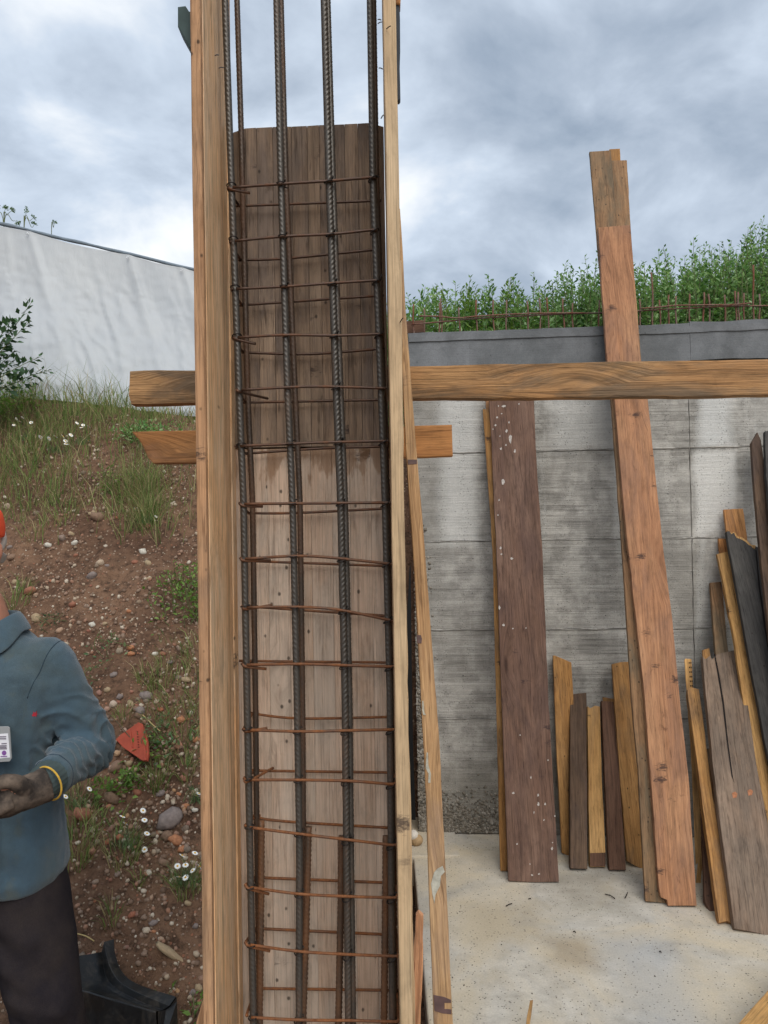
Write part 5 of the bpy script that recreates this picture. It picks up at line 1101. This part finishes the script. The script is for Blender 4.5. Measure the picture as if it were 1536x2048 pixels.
def loft(rings, k=28, e=2.4):
    """rings: (cx, cy, z, rx, ry) stacked along Z"""
    V = []; th = np.arange(k) * 2 * math.pi / k
    for cx, cy, z_, rx, ry in rings:
        c_, s_ = np.cos(th), np.sin(th); V.append(np.stack([cx + rx * np.sign(c_) * np.abs(c_) ** (2 / e), cy + ry * np.sign(s_) * np.abs(s_) ** (2 / e), np.full(k, z_)], -1))
    n_ = len(rings); V = np.vstack(V); i = np.arange(n_ - 1)[:, None] * k; j = np.arange(k)[None, :]; j2 = (j + 1) % k
    Fq = np.stack([i + j, i + j2, i + k + j2, i + k + j], -1).reshape(-1, 4)
    V = np.vstack([V, V[:k].mean(0), V[-k:].mean(0)]); jj_ = np.arange(k); e_ = (n_ - 1) * k
    return V, [Fq, np.stack([np.full(k, len(V) - 2), (jj_ + 1) % k, jj_], -1), np.stack([np.full(k, len(V) - 1), e_ + jj_, e_ + (jj_ + 1) % k], -1)]
def limb(pts, rs, n_=24, k=18):
    Q = smooth_path(pts, n_); r_ = np.interp(np.linspace(0, 1, n_), np.linspace(0, 1, len(rs)), rs); return tube_np(Q, r_, k)
HX = -0.050
def G(x_, y_, z_): return np.array([PX + x_ + (HX if z_ > 1.6 else 0.0), PY + y_, z_])
SKIN = plain('skin_tanned', L(176, 122, 98), 0.55, 0.4, var=0.12, vs=60, bump=0.15, bs=260)
T = MT('cloth_blue_knit', 0.95, spec=0.1); p = T.n('ShaderNodeNewGeometry').outputs['Position']
a = T.noise(p, 5, 6, 0.6); b = T.noise(p, 420, 3, 0.7); c3 = T.noise(p, 60, 5, 0.7)
c = T.mix(T.ramp(a, [(0.40, 0.0), (0.66, 1.0)]), L(70, 90, 103), L(76, 89, 92))
c = T.mix(T.math('MULTIPLY', T.ramp(T.noise(p, 9, 5, 0.6, 0.5), [(0.58, 0.0), (0.72, 1.0)]), 0.45), c, L(92, 92, 74))
c = T.mix(0.9, c, T.ramp(T.math('ADD', T.math('MULTIPLY', b, 0.6), T.math('MULTIPLY', c3, 0.4)), [(0.3, 0.72), (0.7, 1.2)]), 'MULTIPLY')
T.col(c); T.bump(b, 0.5, 0.003); T.b.inputs['Sheen Weight'].default_value = 0.25; SHIRT = T.m
T = MT('cloth_dark_trousers', 0.95, spec=0.1); p = T.n('ShaderNodeNewGeometry').outputs['Position']
a = T.noise(p, 6, 6, 0.6); b = T.noise(p, 380, 3, 0.7)
c = T.mix(T.ramp(a, [(0.42, 0.0), (0.68, 1.0)]), L(36, 33, 38), L(54, 48, 47)); c = T.mix(0.8, c, T.ramp(b, [(0.3, 0.75), (0.7, 1.2)]), 'MULTIPLY'); T.col(c); T.bump(b, 0.4, 0.003); TROUS = T.m
T = MT('glove_dirty', 0.9, spec=0.15); p = T.n('ShaderNodeNewGeometry').outputs['Position']
a = T.noise(p, 22, 5, 0.6); c = T.mix(T.ramp(a, [(0.36, 0.0), (0.64, 1.0)]), L(56, 50, 46), L(116, 102, 90)); T.col(c); T.bump(T.noise(p, 300, 3), 0.4, 0.003); GLOVE = T.m
CUFFC = plain('cloth_rib_cuff', L(72, 84, 84), 0.95, 0.1); YHEM = plain('hem_yellow', L(196, 158, 64), 0.85, var=0.25, vs=50)
CAPC = plain('cloth_orange_cap', L(226, 84, 50), 0.8, 0.2, var=0.12, vs=20); HAIR = plain('hair_grey', L(150, 142, 134), 0.8)
person = empty('person', (PX, PY, 0), label='worker in blue polo sweater, dark trousers and orange cap, cut by the left edge', cat='person')
HZ = 0.06      # head offset
# left arm joints (image right): shoulder, elbow, wrist
SH, EL, WR = G(.160, .01, 1.392), G(.262, .035, 1.165), G(.232, -.225, 1.136)
SH2, EL2, WR2 = G(-.160, .01, 1.392), G(-.262, .035, 1.165), G(-.15, -.25, 1.13)
neckhead = loft([(PX +0.000, PY + .02, 1.46, .062, .062), (PX -0.011, PY + .015, 1.52, .058, .06), (PX -0.030, PY + .0, 1.585, .058, .066), (PX -0.050, PY - .02, 1.605, .052, .078), (PX -0.050, PY - .018, 1.64, .066, .094), (PX -0.050, PY - .012, 1.69, .074, .100), (PX -0.050, PY - .005, 1.74, .077, .101), (PX -0.050, PY, 1.79, .074, .098), (PX -0.050, PY, 1.825, .056, .076), (PX -0.050, PY, 1.845, .025, .035)], e=2.2)
nose = limb([G(0, -.098, 1.735), G(0, -.118, 1.70), G(0, -.122, 1.685)], [.008, .012, .015]); ears = [limb([G(s * .073, .005, 1.67), G(s * .078, .01, 1.70), G(s * .077, .012, 1.725)], [.007, .010, .008]) for s in (-1, 1)]
lips = limb([G(-.024, -.106, 1.648), G(0, -.113, 1.650), G(.024, -.106, 1.648)], [.005, .008, .005])
tors = loft([(PX, PY, .86, .150, .10), (PX, PY, .98, .145, .098), (PX, PY, 1.12, .150, .10), (PX, PY, 1.28, .165, .105), (PX, PY, 1.40, .165, .095), (PX, PY + .01, 1.46, .09, .07)])
def hand(wr, tipx, up, s=1):
    """palm up, fingers curling inward; returns lofts"""
    d_ = tipx - wr; d_ /= np.linalg.norm(d_); sd_ = np.cross(d_, np.array([0, 0, 1.0])); sd_ /= np.linalg.norm(sd_); sd_ *= s; u = np.array([0, 0, 1.0])
    out_ = [limb([wr - d_ * .02, wr + d_ * .03, wr + d_ * .065, wr + d_ * .092], [.030, .034, .038, .034])]
    for k_, (o_, l_, dr) in enumerate(((-.033, .068, -.004), (-.011, .080, -.012), (.011, .074, -.016), (.031, .058, -.014))):
        b_ = wr + d_ * .085 + sd_ * o_; out_.append(limb([b_ - d_ * .02, b_ + d_ * l_ * .45 + u * dr, b_ + d_ * l_ * .8 + u * (dr + .014), b_ + d_ * l_ * .92 + u * (dr + .036)], [.0125, .0118, .0108, .0095], 14, 10))
    b_ = wr + d_ * .030 - sd_ * .022 + u * .016; out_.append(limb([b_, b_ + d_ * .028 - sd_ * .012 + u * .030, b_ + d_ * .052 - sd_ * .006 + u * .040, b_ + d_ * .074 + u * .038], [.020, .0165, .0145, .0125], 14, 10))
    return out_
HT = G(.105, -.325, 1.105); HT2 = G(-.02, -.36, 1.12)
legs = []
for s, kx in ((1, .165), (-1, -.15)):
    legs.append(limb([G(s * .085, .0, .92), G(s * .105, .0, .80), G(kx, -.03, .48), G(kx * 1.02, .03, .10)], [.085, .082, .058, .045])); legs.append(limb([G(kx * 1.02, .04, .06), G(kx * 1.05, -.06, .05), G(kx * 1.08, -.14, .045)], [.045, .045, .035]))
body = remesh('body', [neckhead, nose, lips, tors] + ears + legs + [limb([SH, (SH + EL) / 2, EL, (EL + WR) / 2, WR], [.055, .046, .040, .036, .028]), limb([SH2, (SH2 + EL2) / 2, EL2, (EL2 + WR2) / 2, WR2], [.055, .046, .040, .036, .028])] + hand(WR, HT, 1) + hand(WR2, HT2, 1, -1), 0.0060, SKIN, person, 3)
# ---- sweater
FO = []   # folds: a, b, amplitude, width
def fold(a_, b_, am, w_): FO.append((np.array(a_), np.array(b_), am, w_))
f_ = lambda x_, y_, z_: G(x_, y_, z_)
for k_ in range(9):                                   # sleeve rings at forearm and elbow
    t_ = k_ / 8; c_ = EL + (WR - EL) * (0.02 + 0.62 * t_); fold(c_ + [-.07, -.02, .05 + random.uniform(-.02, .02)], c_ + [.07, .03, -.045 + random.uniform(-.02, .02)], .0105 * (1 - .4 * t_) * random.uniform(.7, 1.2), .0085)
for k_ in range(4):
    t_ = k_ / 3; c_ = SH + (EL - SH) * (0.45 + 0.5 * t_); fold(c_ + [-.09, -.07, .035], c_ + [.075, -.03, -.02], .011, .011)
for x_, z0_, z1_, am in ((.02, 1.27, .86, .006), (.06, 1.24, .84, .008), (.10, 1.22, .84, .009), (.135, 1.26, .85, .009), (.165, 1.30, .86, .010), (-.03, 1.25, .86, .007), (-.09, 1.26, .86, .008), (-.15, 1.28, .86, .009)):
    fold(f_(x_, -.13, z0_ - .04 * random.random()), f_(x_ * 1.15 + .012 + random.uniform(-.012, .012), -.15, z1_), am * 2.1, .0105)
fold(f_(.10, -.10, 1.40), f_(.19, -.06, 1.33), .006, .016); fold(f_(.16, -.10, 1.36), f_(.155, -.13, 1.20), -.010, .014); fold(f_(.18, -.06, 1.34), f_(.215, -.05, 1.22), .008, .016); fold(f_(-.02, -.14, 1.02), f_(.17, -.10, .90), .009, .02); fold(f_(-.05, -.14, .98), f_(.14, -.12, .85), -.007, .018)
def shirt_disp(co, no):
    d_ = np.zeros(len(co))
    for a_, b_, am, w_ in FO:
        ab = b_ - a_; t_ = np.clip(((co - a_) @ ab) / (ab @ ab), 0, 1); dist = np.linalg.norm(co - (a_ + t_[:, None] * ab), axis=1); env = np.sin(np.pi * np.clip(t_, .04, .96)) ** .5
        d_ += am * np.exp(-(dist / (w_ * 1.6)) ** 2) * env
        d_ -= 0.35 * am * np.exp(-((dist - w_ * 2.6) / (w_ * 1.3)) ** 2) * env
    for A_, B_, s0, s1, am, per, tw in ((EL, WR, -.03, .19, .0115, .030, .30), (SH, EL, .08, .27, .0075, .050, .7), (EL2, WR2, -.03, .19, .008, .030, .3), (SH2, EL2, .10, .29, .008, .046, .9)):
        ax_ = (B_ - A_) / np.linalg.norm(B_ - A_); s_ = (co - A_) @ ax_; rd_ = co - A_ - s_[:, None] * ax_; rr = np.linalg.norm(rd_, axis=1); e1 = np.cross(ax_, [0, -1.0, .3]); e1 /= np.linalg.norm(e1); e2 = np.cross(ax_, e1)
        ang = np.arctan2(rd_ @ e1, rd_ @ e2); mk = (rr < .10) * np.clip((s_ - s0) / .03, 0, 1) * np.clip((s1 - s_) / .04, 0, 1)
        wv = np.array([vnoise((a_ * 1.1, b_ * 9, 0), 1, per * 100) for a_, b_ in zip(np.cos(ang), s_)])
        d_ += mk * am * ((1 - np.abs(np.sin(math.pi * (s_ / per + tw * np.sin(ang) + 1.1 * wv)))) ** 1.4 - .35) * (0.55 + 0.8 * np.clip(wv + .3, 0, 1))
    d_ += np.array([0.0060 * max(0.0, 0.30 - abs(vnoise((c_[0] * 1.3 + c_[2] * .5, c_[1], c_[2] * .42), 11, 7)) * 1.6) * (c_[2] < 1.36) for c_ in co])
    d_ += np.array([0.0042 * vnoise((c_[0], c_[1], c_[2] * .55), 13, 2) + 0.0018 * vnoise(c_, 36, 4) for c_ in co]); return d_
st_ = loft([(PX, PY, .815, .188, .135), (PX, PY, .845, .203, .148), (PX, PY, .90, .200, .143), (PX, PY, 1.0, .188, .132), (PX, PY, 1.12, .182, .128), (PX, PY, 1.25, .190, .130), (PX, PY, 1.32, .196, .128), (PX, PY + .005, 1.385, .190, .118), (PX, PY + .010, 1.425, .165, .100), (PX, PY + .014, 1.455, .128, .086), (PX, PY + .016, 1.485, .092, .076), (PX, PY + .018, 1.505, .076, .070)])
def sleeve(S, E_, W_): return limb([S + [-.03 * np.sign(S[0] - PX), 0, .0], S, (S + E_) / 2, E_ + [0, .012, -.004], E_ + (W_ - E_) * .30, E_ + (W_ - E_) * .58, E_ + (W_ - E_) * .77], [.074, .074, .068, .065, .061, .056, .050], 34, 22)
shirt = remesh('sweater', [st_, sleeve(SH, EL, WR), sleeve(SH2, EL2, WR2)], 0.0048, SHIRT, person, 14, .5, shirt_disp)
# collar, placket, cuffs
def collar():
    V, Fc = [], []; n_ = 40
    for i in range(n_ + 1):
        a_ = math.radians(-158 + 316 * i / n_); fr_ = sstep(100, 158, abs(math.degrees(a_))); ca, sa = math.sin(a_), math.cos(a_)
        for (r_, z_) in ((.066, 1.488), (.064, 1.532 - .022 * fr_), (.070, 1.540 - .022 * fr_), (.086 + .012 * fr_, 1.512 - .028 * fr_), (.097 + .030 * fr_, 1.488 - .058 * fr_)):
            V.append(tuple(G(ca * r_ * 1.08, sa * r_ * .95 + .012, z_)))
    for i in range(n_):
        for j in range(4): k_ = i * 5 + j; Fc.append((k_, k_ + 1, k_ + 6, k_ + 5))
    me = bpy.data.meshes.new('collar'); me.from_pydata(V, [], Fc); me.polygons.foreach_set('use_smooth', np.full(len(Fc), True)); me.materials.append(SHIRT); o = link(bpy.data.objects.new('collar', me), shirt); md = o.modifiers.new('s', 'SOLIDIFY'); md.thickness = 0.004; md.offset = 0
    sb = o.modifiers.new('b', 'SUBSURF'); sb.levels = 1; sb.render_levels = 2
collar()
for W_, E_ in ((WR, EL), (WR2, EL2)):
    c0_ = W_ + (E_ - W_) * .34; c1_ = W_ + (E_ - W_) * -.02; Q = [c0_ + (c1_ - c0_) * t_ for t_ in np.linspace(0, 1, 12)]; n_ = 64
    pts = np.array(Q); t__, aa, bb = frames(pts); th = np.arange(n_) * 2 * math.pi / n_; R_ = (0.0465 - 0.0065 * np.linspace(0, 1, 12))[:, None] + 0.0009 * np.sign(np.cos(th * 22))[None, :]
    V = (pts[:, None, :] + R_[:, :, None] * (np.cos(th)[None, :, None] * aa[:, None, :] + np.sin(th)[None, :, None] * bb[:, None, :])).reshape(-1, 3); i = np.arange(11)[:, None] * n_; j = np.arange(n_)[None, :]
    mesh_np('cuff', V, np.stack([i + j, i + (j + 1) % n_, i + n_ + (j + 1) % n_, i + n_ + j], -1).reshape(-1, 4), CUFFC, shirt)
SEAM = plain('cloth_seam', L(44, 58, 70), 0.95, 0.1)
def seam(name, A_, ax_, rad, e_=1.0):
    ax_ = np.array(ax_, float); ax_ /= np.linalg.norm(ax_); u1 = np.cross(ax_, [0, 1.0, .2]); u1 /= np.linalg.norm(u1); u2 = np.cross(ax_, u1); me_ = shirt.data; ms2 = bpy.data.objects; pts = []
    from mathutils.bvhtree import BVHTree
    bv = BVHTree.FromPolygons([v_.co for v_ in me_.vertices], [tuple(p_.vertices) for p_ in me_.polygons])
    for t_ in np.linspace(0, 6.283, 60):
        d_ = u1 * math.cos(t_) + u2 * math.sin(t_); h_ = bv.ray_cast(Vector(A_ + d_ * rad), Vector(-d_))
        if h_[0] is not None: pts.append(np.array(h_[0]))
    if len(pts) > 10: tube(name, pts, 0.0011, SEAM, shirt, 5)
seam('seam', SH + [.010, 0, .0], [.95, 0, -.32], .13); seam('seam', EL + (WR - EL) * .70, WR - EL, .09)
LOGO = plain('thread_red', L(158, 40, 52), 0.9)
lq = [(63, 1430), (66, 1428), (66, 1424), (69, 1427), (73, 1422), (72, 1428), (75, 1428), (72, 1431), (72, 1434), (68, 1432), (66, 1434)]
hitY = PY - .131
plank('emblem', lq, flat(hitY - 0.002), 0.004, LOGO, shirt, axis=((69, 1436), (70, 1421)), jit=0, bev=0.0006)
# ---- gloves
for W_, H_, s_ in ((WR, HT, 1), (WR2, HT2, -1)):
    hp_ = [(V_ + 0 * V_, F_) for V_, F_ in hand(W_, H_, 1, s_)]; cn_ = W_ + (H_ - W_) * -.15
    gl_ = remesh('glove', hp_ + [limb([cn_, W_, W_ + (H_ - W_) * .25], [.0400, .0385, .038])], 0.0034, GLOVE, person, 3, .5, lambda co, no: np.array([0.0028 + 0.0012 * vnoise(c_, 60, 3) for c_ in co]))
    d_ = (H_ - W_) / np.linalg.norm(H_ - W_); d_ = (W_ - (EL if s_ == 1 else EL2)); d_ /= np.linalg.norm(d_); d_ = d_ * .6 + (H_ - W_) / np.linalg.norm(H_ - W_) * .4; d_ /= np.linalg.norm(d_); s1 = np.cross(d_, [0, 0, 1.0]); s1 /= np.linalg.norm(s1); s2 = np.cross(s1, d_)
    ring = [cn_ - d_ * .003 + (s1 * math.cos(t_) + s2 * math.sin(t_)) * .0425 for t_ in np.linspace(0, 6.283, 30)]; tube('hem', ring, 0.0025, YHEM, gl_, 8)
# ---- trousers and boots
tp_ = [loft([(PX, PY, .80, .160, .115), (PX, PY, .86, .170, .122), (PX, PY, .98, .160, .112)])]
for s, kx in ((1, .165), (-1, -.15)): tp_.append(limb([G(s * .080, .0, .88), G(s * .100, .0, .76), G(kx, -.03, .48), G(kx * 1.04, .0, .28), G(kx * 1.06, .02, .09)], [.105, .112, .092, .086, .084], 30, 22))
TF = [(G(.02, -.12, .78), G(.16, -.10, .70), .008, .014), (G(.03, -.11, .72), G(.20, -.08, .60), -.007, .014), (G(.06, -.11, .66), G(.24, -.09, .52), .008, .013), (G(.10, -.12, .56), G(.26, -.10, .50), .009, .011), (G(.09, -.12, .50), G(.26, -.10, .46), -.008, .011), (G(.09, -.12, .45), G(.26, -.10, .41), .008, .012)]
def tr_disp(co, no):
    d_ = np.array([0.005 * vnoise(c_, 9, 2) + 0.002 * vnoise(c_, 26, 4) for c_ in co])
    for a_, b_, am, w_ in TF:
        ab = b_ - a_; t_ = np.clip(((co - a_) @ ab) / (ab @ ab), 0, 1); d_ += am * np.exp(-(np.linalg.norm(co - (a_ + t_[:, None] * ab), axis=1) / (w_ * 1.6)) ** 2)
    return d_
remesh('trousers', tp_, 0.009, TROUS, person, 4, .5, tr_disp)
BOOT = plain('leather_boot', L(58, 48, 42), 0.7)
for kx in (.172, -.158): remesh('boot', [limb([G(kx, .02, .18), G(kx, .03, .10), G(kx, .02, .055)], [.056, .056, .05]), limb([G(kx, .05, .048), G(kx * 1.03, -.06, .048), G(kx * 1.06, -.16, .040)], [.048, .05, .040])], 0.008, BOOT, person, 3)
# ---- cap, hair, eyes, badge
cp = loft([(PX + HX, PY + .0, 1.742, .083, .107), (PX + HX, PY, 1.775, .085, .108), (PX + HX, PY, 1.81, .079, .100), (PX + HX, PY, 1.84, .060, .078), (PX + HX, PY, 1.858, .030, .04)], e=2.1)
cap_ = remesh('cap', [cp], 0.006, CAPC, person, 3)
V, Fc = [], []; nb_ = 24
for i in range(nb_ + 1):
    a_ = math.radians(-88 + 176 * i / nb_)
    for r_ in (0.0, .5, 1.0):
        x_ = math.sin(a_) * (.082 + .004 * r_); y_ = -math.cos(a_) * (.104 + .075 * r_); z_ = 1.752 - .016 * r_ - .055 * (abs(math.sin(a_)) ** 2.2) * (.35 + .65 * r_); V.append(tuple(G(x_, y_, z_)))
for i in range(nb_):
    for j in range(2): k_ = i * 3 + j; Fc.append((k_, k_ + 1, k_ + 4, k_ + 3))
me = bpy.data.meshes.new('brim'); me.from_pydata(V, [], Fc); me.polygons.foreach_set('use_smooth', np.full(len(Fc), True)); me.materials.append(CAPC); o = link(bpy.data.objects.new('brim', me), cap_); md = o.modifiers.new('s', 'SOLIDIFY'); md.thickness = 0.004
remesh('hair', [limb([G(s * .064, .03, 1.70), G(s * .066, .05, 1.73), G(s * .062, .06, 1.76)], [.010, .013, .010]) for s in (-1, 1)] + [limb([G(-.05, .09, 1.68), G(0, .098, 1.70), G(.05, .09, 1.68)], [.016, .02, .016])], 0.005, HAIR, person, 2)
EYEW = plain('eye_white', L(220, 214, 206), 0.3, var=0.03); EYED = plain('eye_dark', L(40, 30, 24), 0.3)
for s in (-1, 1):
    V, Fc = rock_np(1, 2, 1.0, 0.0); o = mesh_np('eye', V * [.012, .015, .012] + G(s * .031, -.092, 1.722), Fc, EYEW, person); mesh_np('pupil', V * [.0055, .006, .0055] + G(s * .031, -.1005, 1.722), Fc, EYED, o)
BADGE = plain('badge_plastic', L(150, 152, 152), 0.35, 0.5, var=0.05); CARD = plain('badge_card', L(226, 226, 230), 0.5, var=0.03); INK = plain('badge_ink', L(120, 112, 124), 0.7, var=0.05); VIO = plain('badge_violet', L(128, 84, 150), 0.6, var=0.05); LAN = plain('lanyard_dark', L(52, 46, 66), 0.8)
bY = PY - .163
bd = tag(plank('id_badge', [(-46, 1458), (-42, 1454), (15, 1453), (19, 1456), (23, 1517), (19, 1523), (-44, 1527)], flat(bY), 0.004, BADGE, axis=((-12, 1525), (-14, 1454)), jit=0, bev=0.0008), 'white identity badge hanging on the worker\'s chest', 'badge')
def badge_bit(name, px, mt, k_): return plank(name, px, flat(bY - 0.0012 * k_), 0.0010, mt, bd, axis=((px[0][0], px[0][1] + 5), (px[0][0], px[0][1])), jit=0, bev=0)
badge_bit('card', [(-40, 1470), (16, 1467), (20, 1515), (-38, 1521)], CARD, 1)
for y_, x0_, x1_ in ((1473, -30, 12), (1477, -22, 12), (1486.5, 3, 13), (1491, -10, 13), (1494, -10, 13), (1497, -12, 13.5)): badge_bit('print_line', [(x0_, y_), (x1_, y_ - .5), (x1_, y_ + 1.4), (x0_, y_ + 1.9)], INK, 2)
badge_bit('emblem', [(8 + 4.5 * math.cos(t_), 1506 + 4.8 * math.sin(t_)) for t_ in np.linspace(0, 6.0, 12)], VIO, 2)
badge_bit('print_line', [(1, 1512.5), (14, 1512), (14, 1513.5), (1, 1514)], VIO, 2)
lan = [G(.062, -.035, 1.49), G(.050, -.105, 1.44), G(.035, -.140, 1.38), G(.015, -.158, 1.29), np.array(P(-13, 1456, bY - .002))]
lo_ = tube('lanyard', smooth_path(lan, 24), 0.0055, LAN, bd, 8); lan2 = [q * [1, 1, 1] for q in lan]; lan2 = [np.array([2 * PX - q[0], q[1], q[2]]) for q in lan[:-1]] + [lan[-1]]; tube('lanyard', smooth_path(lan2, 24), 0.0055, LAN, bd, 8)
